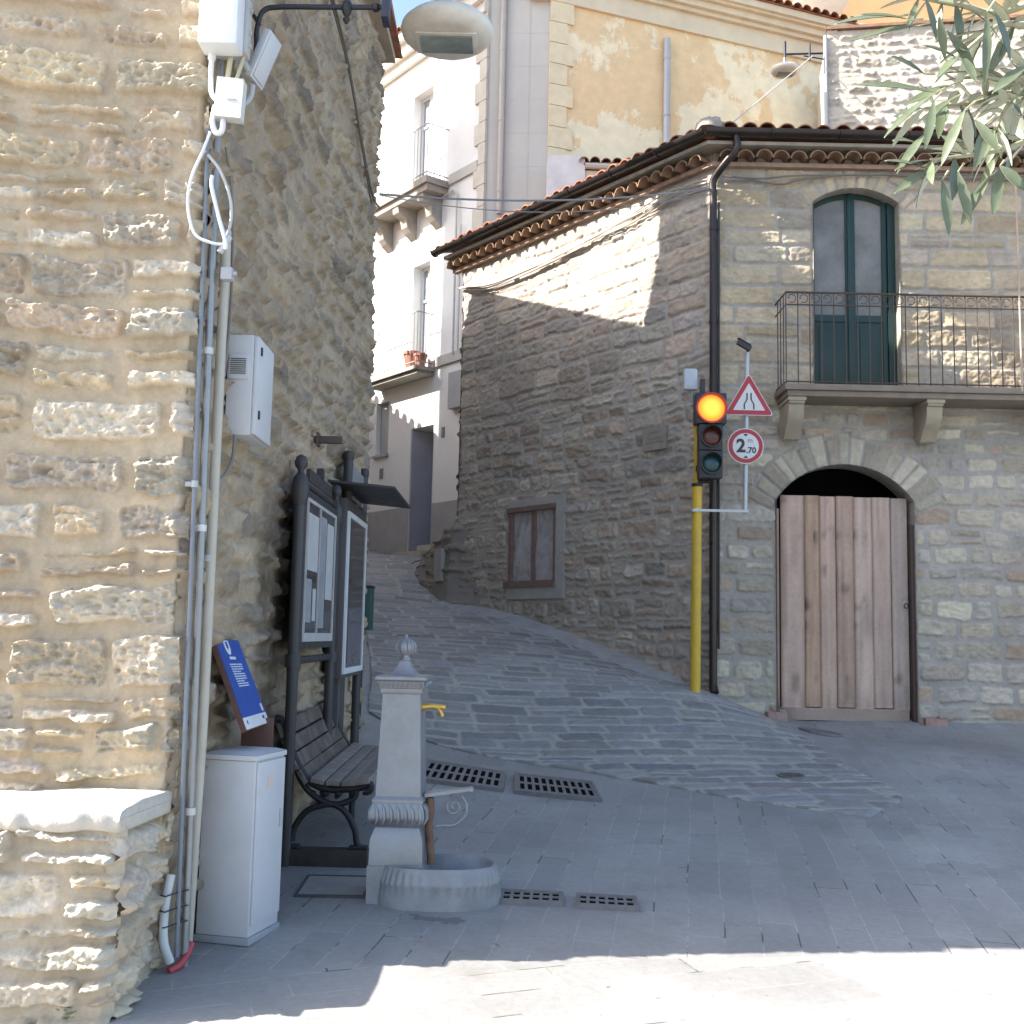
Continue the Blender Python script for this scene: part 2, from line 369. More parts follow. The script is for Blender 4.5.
ys = np.r_[np.linspace(-90, 1.5, 18), np.arange(1.8, 25.01, .1), np.linspace(26.5, 260, 24)]
XX, YY = np.meshgrid(xs, ys)
ZZ = gz(XX, YY) + .006 * fbm(XX * .8, YY * .8, 3, 3) * (np.abs(XX) < 9)
tag(mesh_np('ground', np.stack([XX, YY, ZZ], -1).reshape(-1, 3), grid_faces(len(xs), len(ys)), M_PAVE, None, None, 180), kind='structure')

# cobbled street: relief sheet between the houses, wavy front edge
fr = spline([(-1.25, 10.1, 0), (-.7, 9.62, 0), (.4, 9.1, 0), (.95, 8.8, 0), (1.7, 8.15, 0), (2.5, 7.7, 0)], 10)
rt = spline([(2.5, 7.7, 0), (3.0, 8.45, 0), (2.95, 9.6, 0), (2.8, 11.2, 0), (2.38, 12.15, 0), (2.0, 12.5, 0), (.70, 14.1, 0), (-.0, 15.0, 0), (-.92, 16.15, 0), (-1.62, 18.0, 0), (-1.5, 19.2, 0), (-2.2, 20.6, 0), (-2.9, 21.6, 0)], 12)
lf = spline([(-1.25, 10.1, 0), (-1.5, 12, 0), (-2.1, 15, 0), (-3.2, 18, 0), (-5., 20.6, 0), (-6.2, 22.6, 0)], 12)
def resample(p, n, pw=1.):
    p = np.array(p)[:, :2]; s = np.r_[0, np.cumsum(np.hypot(*np.diff(p, axis=0).T))]; q = s[-1] * np.linspace(0, 1, n) ** pw
    return np.stack([np.interp(q, s, p[:, 0]), np.interp(q, s, p[:, 1])], -1)
NT, NS = 560, 240
Lc = resample(lf, NT, 1.5); Rc = resample(rt, NT, 1.5); Fc = resample(fr, NS); Fend = np.stack([np.interp(np.linspace(0, 1, NS), [0, 1], [Lc[-1, k], Rc[-1, k]]) for k in (0, 1)], -1)
tt = np.linspace(0, 1, NT)[:, None, None]; ss = np.linspace(0, 1, NS)[None, :, None]
Pst = (1 - ss) * Lc[:, None] + ss * Rc[:, None] + (1 - tt) * Fc[None] + tt * Fend[None] - ((1 - tt) * ((1 - ss) * Fc[0] + ss * Fc[-1]) + tt * ((1 - ss) * Fend[0] + ss * Fend[-1]))
X0, Y0 = Pst[..., 0], Pst[..., 1]
ragged = .045 * fbm(X0 * 2.2, Y0 * 2.2, 61, 3); X0 = X0 + ragged * .3; Y0 = Y0 + ragged * (tt[..., 0] < .35)
ca, sa = math.cos(R(9)), math.sin(R(9))
Us = X0 * ca + Y0 * sa; Vs = -X0 * sa + Y0 * ca
hS, cS = stone_field(Us, Vs, 41, rows=(.19, .27), lens=(.27, .5), mort=.007, edge=.014, warp=.03, relief=.015, rough=.006, tilt=.004, split=.12, cover=.010,
                     pal=((.245, .24, .236), (.262, .255, .247), (.276, .265, .25), (.228, .224, .224), (.268, .254, .236)), mcol=(.355, .337, .298), jit=.14, rnd=.35)
fade = sstep(0, .03, tt[..., 0]) * sstep(1.0, .985, ss[..., 0] + 0 * tt[..., 0]) 
_ed = np.minimum(tt[..., 0] / .004, np.maximum((1 - ss[..., 0] + 0 * tt[..., 0]) / .012, sstep(.36, .42, tt[..., 0])))
_ed = np.clip(_ed, 0, 1)
Zs = gz(X0, Y0) - .012 + .021 * sstep(0, .8, _ed) + hS * (.25 + .75 * sstep(0, 1, _ed))
M_COB = attr_mat('cobble_stone', .75, 60, .35, .005, .14)
tag(mesh_np('street', np.stack([X0, Y0, Zs], -1).reshape(-1, 3), grid_faces(NS, NT), M_COB, None, cS.reshape(-1, 3), 180), kind='structure')
# smooth cement gutter strip along the foot of the house wall
dL = np.array([-math.sin(R(38.5)), math.cos(R(38.5))]); nL = np.array([-dL[1], dL[0]]); PC = np.array([2.27, 12.3])
g = []
for k in range(41):
    s = .25 + k * .12
    for j, w in enumerate((-.02, .16, .34 + .05 * math.sin(k * 1.3) + .02 * math.sin(k * 4.1))):
        p = PC + dL * s + nL * w; g.append((p[0], p[1], G(*p) + (.085, .05, .004)[j] - .07 * (k < 2)))
tag(mesh_np('pavement_strip', g, grid_faces(3, 41), dullmat(), None, None, 180), kind='structure')

# ------------------------------------------------------------------ shared materials
M_LEFT = attr_mat('rubble_stone', .9, 55, .7, .008, .16)
M_RIGHT = attr_mat('coursed_stone', .9, 60, .5, .006, .13)
M_PLAST = mat('brown_plaster', (.42, .35, .26), .9, 0, .15, 3, .3)
M_TILE = mat('terracotta', (.36, .15, .085), .85, 0, .35, 9, .3, (.2, .13, .09), .6, .25)
M_DARK = mat('dark_iron', (.035, .036, .042), .5, .3, .2, 20, .1)
M_GUT = mat('brown_metal', (.045, .036, .034), .35, .5, .2, 8, .05)
M_VOID = mat('dark_interior', (.012, .012, .013), .9, 0, .1, 4, 0, None, .3, 0)
M_WHITEP = mat('white_plastic', (.74, .75, .76), .4, 0, .04, 5, .02, (.6, .6, .58), .25)
M_GREYP = mat('grey_plastic', (.42, .43, .44), .5, 0, .06, 6, .03)
M_CEM = mat('cement', (.40, .38, .35), .85, 0, .12, 5, .35, (.28, .27, .25), .4, .25)

# ------------------------------------------------------------------ left stone house
K = np.array([-1.345, 4.55])
lh = thing('stone_house', 'tall rough tan stone house with cables and grey meter box on its corner', 'house', (K[0], K[1], 0))
def PL(o):                                    # parent keeping world coordinates
    o.parent = lh; o.location = (-K[0], -K[1], 0); return o
PAL_F = ((.58, .505, .39), (.55, .47, .35), (.50, .435, .34), (.57, .47, .33), (.53, .455, .36), (.49, .40, .30), (.57, .50, .40))
def bowl(U, Z):
    u = np.clip(U, -1.0, 0); h = -.135 * U + .05 * ((u + .55) ** 2 - .55 ** 2)
    return h - .045 * sstep(-.05, 0, U) + .012 * fbm(Z * 1.3, U * 1.3, 8, 2)
def f_front(U, V):
    return stone_field(U, V, 5, rows=(.13, .24), lens=(.2, .52), mort=.007, edge=.011, warp=.04, relief=.045, rough=.046, tilt=.02, split=.4, cover=.019,
                       pal=PAL_F, mcol=(.49, .395, .28), jit=.18, rnd=.42, vlim=(-.2, 7.2), ridge=1.)
PL(relief_wall('front_wall', (K[0], K[1], 0), (1, 0), -1.3, 0, .12, 4.9, .0054, f_front, M_LEFT, None, lean=bowl))
def f_side(U, V):
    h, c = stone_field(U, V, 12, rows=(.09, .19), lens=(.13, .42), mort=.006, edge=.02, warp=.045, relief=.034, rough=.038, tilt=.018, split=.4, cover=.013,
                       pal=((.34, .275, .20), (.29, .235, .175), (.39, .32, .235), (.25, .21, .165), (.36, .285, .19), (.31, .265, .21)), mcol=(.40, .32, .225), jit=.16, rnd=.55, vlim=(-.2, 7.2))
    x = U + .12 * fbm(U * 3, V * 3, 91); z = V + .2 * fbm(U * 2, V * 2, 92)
    dark_patch = sstep(1.05, 1.3, x) * (1 - sstep(2.1, 2.5, x)) * (1 - sstep(2.1, 2.75, z)) * (.62 + .38 * fbm(U * 9, V * 9, 93))  # wall colour darkened in a ragged, blotchy patch
    dark_patch2 = sstep(.55, .75, x) * (1 - sstep(.85, 1.05, x)) * (1 - sstep(1.3, 1.6, z)) * .45  # fainter, narrower darkened strip lower down, nearer the corner
    k = np.clip(1 - .86 * dark_patch - dark_patch2, .1, 1)[..., None]
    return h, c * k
def side_lean(U, Z): return -.03 * (1 - sstep(0, .05, U)) + .03 * fbm(U * .8, Z * .8, 15, 2) - .02 * sstep(4.7, 4.8, U)
sd = np.array([.0198, 1.0])
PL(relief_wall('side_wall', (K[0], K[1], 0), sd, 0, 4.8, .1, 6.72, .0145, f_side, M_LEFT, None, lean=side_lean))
mb = MB()
far = K + sd * 4.78
slab_wall(mb, [(K[0] - .04, K[1] + .045), (far[0] - .05, far[1]), (-1.9, 9.32), (-8, 9.32), (-8, 4.50), (K[0] - 1.33, 4.50)], -.3, 6.7)
PL(mb.build('back_walls', M_PLAST, None, None))
mb = MB()
for (x, y, xx, yy) in ((far[0], far[1] - 5.4, .10, 5.42),):
    mb.prism([(-8.2, 4.4, 6.72), (K[0] - .02, 4.4, 6.72), (K[0] + .10, 4.4, 6.72), (far[0] + .11, 9.44, 6.72), (-8.2, 9.44, 6.72)], (0, 0, .07))
ev = mb.build('eaves', M_PLAST, None, None); PL(ev)
mb = MB()
mb.hexa([(-8.3, 4.35, 6.8), (K[0] + .16, 4.35, 6.8), (far[0] + .17, 9.5, 6.8), (-8.3, 9.5, 6.8), (-8.3, 6.85, 8.3), (-1.4, 6.85, 8.3), (-1.4, 7.0, 8.3), (-8.3, 7.0, 8.3)])
PL(mb.build('roof', M_TILE, None, None))
# stone bench built against the foot of the front wall
bx1, by0 = -1.375, 4.085
def f_bench(U, V):
    return stone_field(U, V, 23, rows=(.12, .19), lens=(.16, .42), mort=.007, edge=.011, warp=.035, relief=.05, rough=.046, tilt=.02, split=.25, cover=.015,
                       pal=PAL_F, mcol=(.48, .40, .30), jit=.14, rnd=.42, vlim=(-.2, 1.6), ridge=1.)
PL(relief_wall('bench_front', (bx1, by0, 0), (1, 0), -1.1, 0, .1, .88, .0052, f_bench, M_LEFT, None, lean=lambda U, Z: -.11 * U + .05 * (.9 - Z) - .03 * sstep(-.04, 0, U)))
PL(relief_wall('bench_side', (bx1, by0 - .02, 0), (0, 1), 0, .5, .1, .88, .01, f_bench, M_LEFT, None, lean=lambda U, Z: .05 * (.9 - Z) - .045 - .025 * (1 - sstep(0, .04, U))))
nu, nv = 150, 40
def slab_pts():
    prof = [(.47, .868), (.0, .868), (-.022, .876), (-.03, .90), (-.028, .93), (-.012, .946), (.03, .952), (.2, .953), (.44, .958), (.47, .95)]
    us = np.r_[np.linspace(-4, -1.1, 20)[:-1], np.linspace(-1.1, 0, 130), [.018, .02, .02]]
    P = []
    for j, u in enumerate(us):
        for (dy, z) in prof:
            end = j >= len(us) - 3
            zz = z if not end else .912 + (z - .912) * (.96, .8, .01)[j - len(us) + 3]
            nx = vnoise(np.array([u * 23.]), np.array([dy * 40.]), 5)[0] - .5; nz = vnoise(np.array([u * 11.]), np.array([dy * 17. + 3]), 6)[0] - .5
            P.append((bx1 + u - .03 + (dy * .07 if u > -.2 else 0), by0 + dy + nx * .034 * (j < len(us) - 2) + (.11 * u if u > -1.2 else -.12), zz + nz * .02 * (j < len(us) - 2)))
    return P, len(us), len(prof)
P, a, b_ = slab_pts()
PL(mesh_np('bench_ledge', P, grid_faces(b_, a), mat('pale_limestone', (.55, .51, .44), .9, 0, .1, 14, .6, (.5, .44, .36), .35, .2), None, None, 180))

# ------------------------------------------------------------------ houses behind the left house (they cast the street's shade)
def occ(px, py, pz, X): s = (px - X) / -S[0]; return np.array([X, py + s * S[1], pz + s * S[2]])
c0 = occ(1.742, 12.963, 5.305, -1.9); st0 = occ(2.33, 12.3, 6.55, -2.0); st1 = occ(5.68, 12.3, 4.35, -2.0)
a0 = occ(-.388, 15.642, 6.542, -2.25); c1 = occ(1.742, 12.963, 5.305, -2.25)
sl = (st1[2] - st0[2]) / (st1[1] - st0[1])
zline = lambda y: st0[2] + sl * (y - st0[1])
rh = thing('rear_house', 'tall plastered house behind the rough stone corner house with an added slit screen on top', 'house', (-3, 10.5, 0))
mb = MB(); ye = c0[1]
mb.prism([(-2.0, 9.36, -.2), (-2.0, ye, -.2), (-2.0, ye, zline(ye) - .1), (-2.0, 9.36, zline(9.36) - .1)], (-.1, 0, 0))  # parapet top slanted to form the lower edge of the sun slit
mb.prism([(-2.11, 9.36, -.2), (-2.11, ye, -.2), (-2.11, ye, 9.2), (-2.11, 9.36, 9.2)], (-4, 0, 0))
o = mb.build('wall', M_PLAST, rh, None); o.location = (3, -10.5, 0)
mb = MB(); gap = .58; ys_ = st0[1] + .08  # added unseen screen; its slit shapes the sun streak on the front wall
mb.prism([(-2.0, ys_, zline(ys_) - .15), (-2.0, ye, zline(ye) - .15), (-2.0, ye, 13.58), (-2.0, ys_, 13.58)], (-.06, 0, 0))
mb.prism([(-2.0, 9.36, zline(9.36) + gap), (-2.0, ye, zline(ye) + gap), (-2.0, ye, 13.6), (-2.0, 9.36, 13.6)], (-.05, 0, 0))
o = mb.build('sun_slit_screen', M_PLAST, rh, None); o.location = (3, -10.5, 0)
mb = MB()
for y in (9.4, (9.36 + ye) / 2 - .9, ye - .04): mb.tube([(-2.07, y, 8), (-2.07, y, 13.6)], .02)
o = mb.build('screen_post', M_DARK, rh); o.location = (3, -10.5, 0)
eave_z = (a0[2] + c1[2]) / 2
lo = thing('low_house', 'low tile roofed house further up the street behind the rough stone house', 'house', (-5, 14, 0))
mb = MB(); slab_wall(mb, [(-2.35, ye + .02), (-2.35, 15.6), (-7, 15.6), (-7, ye + .02)], 0, a0[2] - .12)
o = mb.build('wall', M_PLAST, lo, None); o.location = (5, -14, 0)
mb = MB()
z0a, z1a = c1[2] - .02, a0[2] - .02
mb.hexa([(-2.25, ye + .03, z0a - .1), (-2.25, 15.7, z1a - .1), (-7, 15.7, z1a + .6), (-7, ye + .03, z0a + .6), (-2.25, ye + .03, z0a), (-2.25, 15.7, z1a), (-7, 15.7, z1a + .7), (-7, ye + .03, z0a + .7)])
o = mb.build('roof', M_TILE, lo, None); o.location = (5, -14, 0)
# tower-like house far to the left: shades the right part of the white front and the grey corner
tw0 = occ(-1.0, 19.1, 9., -6.5)
tw = thing('tower_house', 'tall narrow plastered house at the upper end of the street, left of the white one', 'house', (-8, 16.5, 0))
mb = MB(); slab_wall(mb, [(-6.5, 15.65), (-6.5, tw0[1]), (-9.5, tw0[1]), (-9.5, 15.65)], 0, 20)
o = mb.build('wall', M_PLAST, tw, None); o.location = (8, -16.5, 0)
mb = MB(); mb.hexa([(-6.3, 15.5, 20), (-6.3, tw0[1], 20), (-9.7, tw0[1], 20), (-9.7, 15.5, 20), (-8, 15.5, 20.9), (-8, tw0[1], 20.9), (-8.1, tw0[1], 20.9), (-8.1, 15.5, 20.9)])
o = mb.build('roof', M_TILE, tw, None); o.location = (8, -16.5, 0)
# row house across the lane: its tile ends throw the toothed shadow on the white front
ts = occ(-2.17, 20.62, 5.78, -5.0)
rw = thing('row_house', 'low row house with projecting roof tiles across the lane from the white house', 'house', (-6, 20, 0))
mb = MB(); slab_wall(mb, [(-5.3, tw0[1] + .05), (-5.3, 23.5), (-9, 23.5), (-9, tw0[1] + .05)], 0, ts[2] - .25)
o = mb.build('wall', M_PLAST, rw, None); o.location = (6, -20, 0)
mb = MB(); mb.hexa([(-5.05, tw0[1] + .06, ts[2] - .14), (-5.05, 23.6, ts[2] - .14), (-9, 23.6, ts[2] + .5), (-9, tw0[1] + .06, ts[2] + .5), (-5.05, tw0[1] + .06, ts[2] - .06), (-5.05, 23.6, ts[2] - .06), (-9, 23.6, ts[2] + .6), (-9, tw0[1] + .06, ts[2] + .6)])
y = tw0[1] + .16
while y < 23.4: mb.tube([(-4.98, y, ts[2] - .07), (-7.5, y, ts[2] + .35)], .085, 8); y += .235
o = mb.build('roof', M_TILE, rw, None); o.location = (6, -20, 0)

# ------------------------------------------------------------------ corner stone house on the right
ch = thing('corner_house', 'stone corner house with tiled eaves, balcony and boarded arched doorway', 'house', (PC[0], PC[1], 0))
def PR(o, parent=None):
    o.parent = parent or ch; o.location = (-PC[0], -PC[1], 0); return o
def SUB(o, parent): o.parent = parent; o.location = (0, 0, 0); return o     # sub-part: shares its part's frame
PAL_U = ((.47, .38, .265), (.44, .36, .26), (.41, .345, .26), (.49, .405, .295), (.43, .345, .24), (.46, .37, .25), (.39, .33, .26))
PAL_LOW = ((.48, .425, .325), (.45, .395, .305), (.42, .37, .285), (.50, .445, .345), (.40, .345, .27), (.43, .38, .31), (.40, .31, .23), (.39, .35, .30))
MC_R = (.355, .325, .28)
AX, AR, AZ = 3.748, .935, 2.665          # garage arch
DX, DR, DZ = 3.912, .80, 6.05            # french door arch
DX0, DX1 = 3.415, 4.408; GX0, GX1 = 2.972, 4.524
def f_rfront(U, V):
    x = U + PC[0]
    cuts = ((GX0 - PC[0], .4, 3.2), (GX1 - PC[0], .4, 3.2), (DX0 - PC[0], 4.4, 6.75), (DX1 - PC[0], 4.4, 6.75))
    h1, c1_ = stone_field(U, V, 31, rows=(.17, .27), lens=(.30, .6), mort=.006, edge=.014, warp=.018, relief=.022, rough=.016, tilt=.006, split=.14, cover=.004, pal=PAL_U, mcol=MC_R, cuts=cuts, jit=.1, rnd=.35, vlim=(.2, 7.4))
    h2, c2_ = stone_field(U, V, 32, rows=(.15, .25), lens=(.18, .48), mort=.009, edge=.014, warp=.03, relief=.022, rough=.018, tilt=.006, split=.16, cover=.010, pal=PAL_LOW, mcol=(.36, .33, .29), cuts=cuts, jit=.18, rnd=.5, vlim=(.2, 7.4))
    k = (V > 4.25)[..., None]
    h = np.where(k[..., 0], h1, h2); c = np.where(k, c1_, c2_)
    h, c = ring_override(U, V, h, c, AX - PC[0], AZ, AR, AR + .33, 0, 17, 33, PAL_LOW[:5], (.345, .32, .285), .022, umax=1.13)
    h, c = ring_override(U, V, h, c, DX - PC[0], DZ, DR, DR + .2, 0, 12, 34, PAL_U, MC_R, .022, umax=.80)
    return h, c
def in_open(x, z):
    g_ = (x > GX0) & (x < GX1) & ((z < 3.15) | (np.hypot(x - AX, z - AZ) < AR)) & (z < 3.62)
    d_ = (x > DX0) & (x < DX1) & (z > 4.4) & ((z < 6.66) | (np.hypot(x - DX, z - DZ) < DR)) & (z < 6.9)
    return g_ | d_
PR(relief_wall('front_wall', (PC[0], PC[1], 0), (1, 0), 0, 4.2, .45, 7.12, .0122, f_rfront, M_RIGHT, None, drop=lambda U, Z: in_open(U + PC[0], Z),
               lean=lambda U, Z: -.025 * (1 - sstep(0, .04, U)) + .012 * fbm(U * .7, Z * .7, 44, 2)))
WT0, WT1, WZ0, WZ1 = 2.66, 3.69, 2.27, 3.335      # boarded window on the street side
def f_rleft(U, V):
    kw = dict(warp=.045, jit=.14, vlim=(.2, 7.4))
    h1, c1_ = stone_field(U, V, 51, rows=(.18, .28), lens=(.32, .72), mort=.005, edge=.015, relief=.022, rough=.018, tilt=.008, split=.15, cover=.005, rnd=.42,
                          pal=((.46, .40, .34), (.435, .385, .33), (.49, .425, .355), (.46, .385, .315), (.42, .375, .33), (.48, .395, .32)), mcol=(.44, .40, .355), **kw)
    h2, c2_ = stone_field(U, V, 52, rows=(.13, .25), lens=(.15, .48), mort=.007, edge=.015, relief=.022, rough=.022, tilt=.011, split=.3, cover=.015, rnd=.5,
                          pal=((.44, .38, .315), (.41, .36, .305), (.47, .40, .325), (.38, .305, .245), (.43, .345, .275), (.36, .325, .285), (.48, .42, .355)), mcol=(.41, .375, .33), **kw)
    k = (V + .25 * fbm(U * .8, V * .8, 53) > 4.55)[..., None]
    return np.where(k[..., 0], h1, h2), np.where(k, c1_, c2_)
dL3 = np.array([dL[0], dL[1]])
PR(relief_wall('street_wall', (PC[0], PC[1], 0), -dL3, -4.97, 0, .7, 7.12, .0145, f_rleft, M_RIGHT, None, drop=lambda U, Z: (-U > WT0) & (-U < WT1) & (Z > WZ0) & (Z < WZ1),
               lean=lambda U, Z: -.025 * sstep(-.04, 0, U) + .02 * fbm(U * .7, Z * .7, 45, 2) - .03 * (1 - sstep(-4.97, -4.9, U))))
FAR = PC + dL * 4.93
mb = MB()
# closed shell behind the two stone faces (interior stays dark)
i0 = PC + np.array([.12, .42])
for a, b_ in (((6.45, 12.33), (9.5, 12.33)), ((9.5, 12.33), (9.5, 17.4)), ((9.5, 17.4), (1.2, 17.7)), ((1.2, 17.7), tuple(FAR + nL * -.03))):
    a = np.array(a); b_ = np.array(b_); mb.quad([(a[0], a[1], -.2), (b_[0], b_[1], -.2), (b_[0], b_[1], 7.3), (a[0], a[1], 7.3)])
p3 = [(PC[0], PC[1]), (9.5, 12.33), (9.5, 17.4), (1.2, 17.7), tuple(FAR)]
mb.bm.faces.new([mb.bm.verts.new((x, y, 7.13)) for x, y in p3])
mb.box((2.6, 13.3, .3), (5.0, 13.36, 4.2)); mb.box((3.0, 13.0, 4.3), (5.0, 13.05, 7.1)); mb.box((2.6, 12.36, 4.25), (6, 13.3, 4.3))
PR(mb.build('back_walls', M_VOID, None, None))
mb = MB()        # reveals of the two openings, stone, 30 cm deep
def reveal(pts, y0, y1):
    for (p, q) in zip(pts, pts[1:]): mb.quad([(p[0], y0, p[1]), (q[0], y0, q[1]), (q[0], y1, q[1]), (p[0], y1, p[1])])
th = math.asin((GX1 - AX) / AR)
gp = [(GX0, .5)] + [(AX + AR * math.sin(a), AZ + AR * math.cos(a)) for a in np.linspace(-th, th, 26)] + [(GX1, .5)]
th2 = math.asin((DX1 - DX) / DR)
dp = [(DX0, 4.42)] + [(DX + DR * math.sin(a), DZ + DR * math.cos(a)) for a in np.linspace(-th2, th2, 20)] + [(DX1, 4.42)]
reveal(gp, 12.272, 12.62); reveal(dp, 12.272, 12.52)
PR(mb.build('opening_reveal', mat('reveal_stone', (.36, .325, .27), .9, 0, .18, 9, .5), None, None))
# far return, battered end of the wall
def f_stub(U, V):
    return stone_field(U, V, 57, rows=(.1, .2), lens=(.15, .4), mort=.012, edge=.02, warp=.03, relief=.05, rough=.03, tilt=.015, split=.3, cover=.03, rnd=.5, jit=.3, vlim=(.2, 7.4),
                       pal=((.30, .26, .21), (.27, .235, .2), (.32, .275, .22), (.265, .21, .17)), mcol=(.29, .265, .235))
nF = np.array([.75, .66])
PR(relief_wall('rear_return', (*(FAR + np.array([-.01, .0])), 0), (-.55, -.835), -1.2, 0, 1.2, 7.1, .03, f_stub, M_RIGHT, None))

# eaves: brick course, half-tile cornice, slab, gutter, roof tiles, for both faces, mitred at the corner
MIT = np.array([-.4823, -1.0])
A_END, B_END = np.array([9.5, 12.3]), FAR.copy() + dL * .2
def band(mb, off0, off1, z0, z1):
    for (end, n_) in ((A_END, np.array([0, -1.])), (B_END, nL)):
        poly = [PC + MIT * off0, PC + MIT * off1, end + n_ * off1, end + n_ * off0]
        mb.prism([(p[0], p[1], z0) for p in poly], (0, 0, z1 - z0))
mb = MB(); band(mb, -.02, .075, 7.065, 7.115); PR(mb.build('brick_course', mat('brick_clay', (.36, .24, .17), .9, 0, .2, 12, .3), None, None))
mb = MB(); band(mb, -.02, .25, 7.245, 7.285); PR(mb.build('eaves_slab', mat('eaves_plaster', (.34, .29, .235), .9, 0, .2, 7, .3), None, None))
mb = MB(); band(mb, -.02, .0, 7.116, 7.244); PR(mb.build('eaves_backing', mat('eaves_plaster', (.3, .26, .2)), None, None))
def half_tile(mb, base, out, along, z, L0, L1, r0, r1, rise=0., n=8, th_=.014, up=1):
    """barrel tile from base+out*L0 to base+out*L1 (outer radius r0->r1, open below)"""
    rings = []
    for (l, r) in ((L0, r0), (L1, r1)):
        for rr in (r, r - th_):
            g = []
            for k in range(n + 1):
                a = math.pi * k / n
                p = np.array([*(base + out * l + along * rr * math.cos(a)), z + rise * (l - L1) + up * rr * math.sin(a)])
                g.append(mb.bm.verts.new(p))
            rings.append(g)
    o0, i0_, o1, i1 = rings
    for k in range(n):
        mb.bm.faces.new((o0[k], o0[k + 1], o1[k + 1], o1[k])); mb.bm.faces.new((i0_[k], i1[k], i1[k + 1], i0_[k + 1])); mb.bm.faces.new((o1[k], o1[k + 1], i1[k + 1], i1[k]))
rg = random.Random(4)
faces = ((np.array([1., 0]), np.array([0, -1.]), 7.2), (dL, nL, 5.1))
mb = MB()
for (al, out, ln) in faces:
    s = .13
    while s < ln: half_tile(mb, PC + al * (s + rg.uniform(-.008, .008)), out, al, 7.118 + rg.uniform(-.004, .004), -.05, .205 + rg.uniform(-.012, .012), .09, .098); s += .205
PR(mb.build('cornice_tile', mat('cornice_clay', (.27, .165, .105), .9, 0, .25, 9, .3, (.36, .27, .18), .5, .2), None, 50))
mb = MB()
slope = math.tan(R(15))
for (al, out, ln) in faces:
    s = .14; k = 0
    while s < ln + .3:
        L = min(2.4, max(.12, 1.95 * (s - .05)))
        jitter = rg.uniform(-.02, .02)
        half_tile(mb, PC + MIT * 0 + al * (s + rg.uniform(-.012, .012)), out, al, 7.40 + rg.uniform(-.006, .008), -L, .27 + jitter, .088, .102, -slope)
        s += .215
PR(mb.build('roof_tile', M_TILE, None, 50))
mb = MB()
hip = np.array([.43, .90])
top = PC + hip * 2.6
for (end, out) in ((A_END, np.array([0, -1.])), (B_END, nL)):
    e0 = PC + MIT * .25; e1 = end + out * .25; t1 = end - out * 2.3
    zt = 7.385 + slope * 2.55
    mb.hexa([(*e0, 7.345), (*e1, 7.345), (*t1, zt - .04), (*top, zt - .04), (*e0, 7.385), (*e1, 7.385), (*t1, zt), (*top, zt)])
PR(mb.build('roof', M_TILE, None, None))
mb = MB()
for k in range(5):
    p = PC + MIT * .2 + hip * (.42 * k); zc = 7.44 + slope * .4 * k * .95
    mb.tube([(p[0], p[1], zc), (p[0] + hip[0] * .48, p[1] + hip[1] * .48, zc + slope * .42)], [.115, .10], 10)
PR(mb.build('hip_tile', M_TILE, None, 50))
bm_ = MB(); bm_.lathe([(0, -.05), (.16, -.05), (.165, .01), (.14, .06), (.07, .085), (0, .09)], (PC[0] - .08, PC[1] - .18, 7.48), 14)
for v in bm_.bm.verts: v.co += Vector((rg.uniform(-.018, .018), rg.uniform(-.018, .018), rg.uniform(-.012, .012)))
PR(bm_.build('mortar_cap', mat('mortar_lump', (.36, .31, .255), .95, 0, .2, 14, .5), None, 50))
# gutter with joints, two downpipes
mb = MB()
def gut(end, n_):
    pts = [PC + MIT * .315, end + n_ * .315]; r = .072
    prev = None
    for q in pts:
        ring = []
        for k in range(9):
            a = math.pi + math.pi * k / 8; ring.append((q + n_ * r * math.cos(a), 7.385 + r * math.sin(a)))
        for k in range(9):
            a = 2 * math.pi - math.pi * k / 8; ring.append((q + n_ * (r - .008) * math.cos(a), 7.385 + (r - .008) * math.sin(a)))
        ring = [mb.bm.verts.new((p[0], p[1], z)) for p, z in ring]
        if prev:
            for k in range(18): mb.bm.faces.new((prev[k], prev[(k + 1) % 18], ring[(k + 1) % 18], ring[k]))
        prev = ring
    L_ = np.linalg.norm(pts[1] - pts[0]); d_ = (pts[1] - pts[0]) / L_; s = .75
    while s < L_:
        p = pts[0] + d_ * s
        mb.tube([tuple(np.r_[p + n_ * .078 * math.cos(a), 7.385 + .078 * math.sin(a)]) for a in np.linspace(math.pi, 2 * math.pi, 9)], .008, 6); s += .78
gut(A_END, np.array([0, -1.])); gut(B_END + dL * .15, nL)
gt = PR(mb.build('gutter', M_GUT, None, 40))
mb = MB(); q = PC + np.array([.20, -.30]); c_ = PC + np.array([-.02, -.075])
mb.tube(spline([(q[0], q[1], 7.33), (q[0], q[1], 7.17), (q[0] - .12, q[1] + .1, 7.02), (c_[0], c_[1], 6.88), (c_[0], c_[1], 6.7)], 6) + [(c_[0], c_[1], 1.08)], .044, 12)
for z in (6.3, 5.2, 4.1, 2.95, 1.9): mb.tube([(c_[0], c_[1], z - .02), (c_[0], c_[1], z + .02)], .05, 12)
mb.tube([(c_[0], c_[1], 1.09), (c_[0] + .01, c_[1] - .05, 1.02)], .048, 12)
PR(mb.build('downpipe', M_GUT, None, 40))
mb = MB(); mb.tube([(c_[0] + .062, c_[1] - .0, 6.62), (c_[0] + .062, c_[1], 1.5)], .014, 8); PR(mb.build('conduit', M_GUT, None, 40))

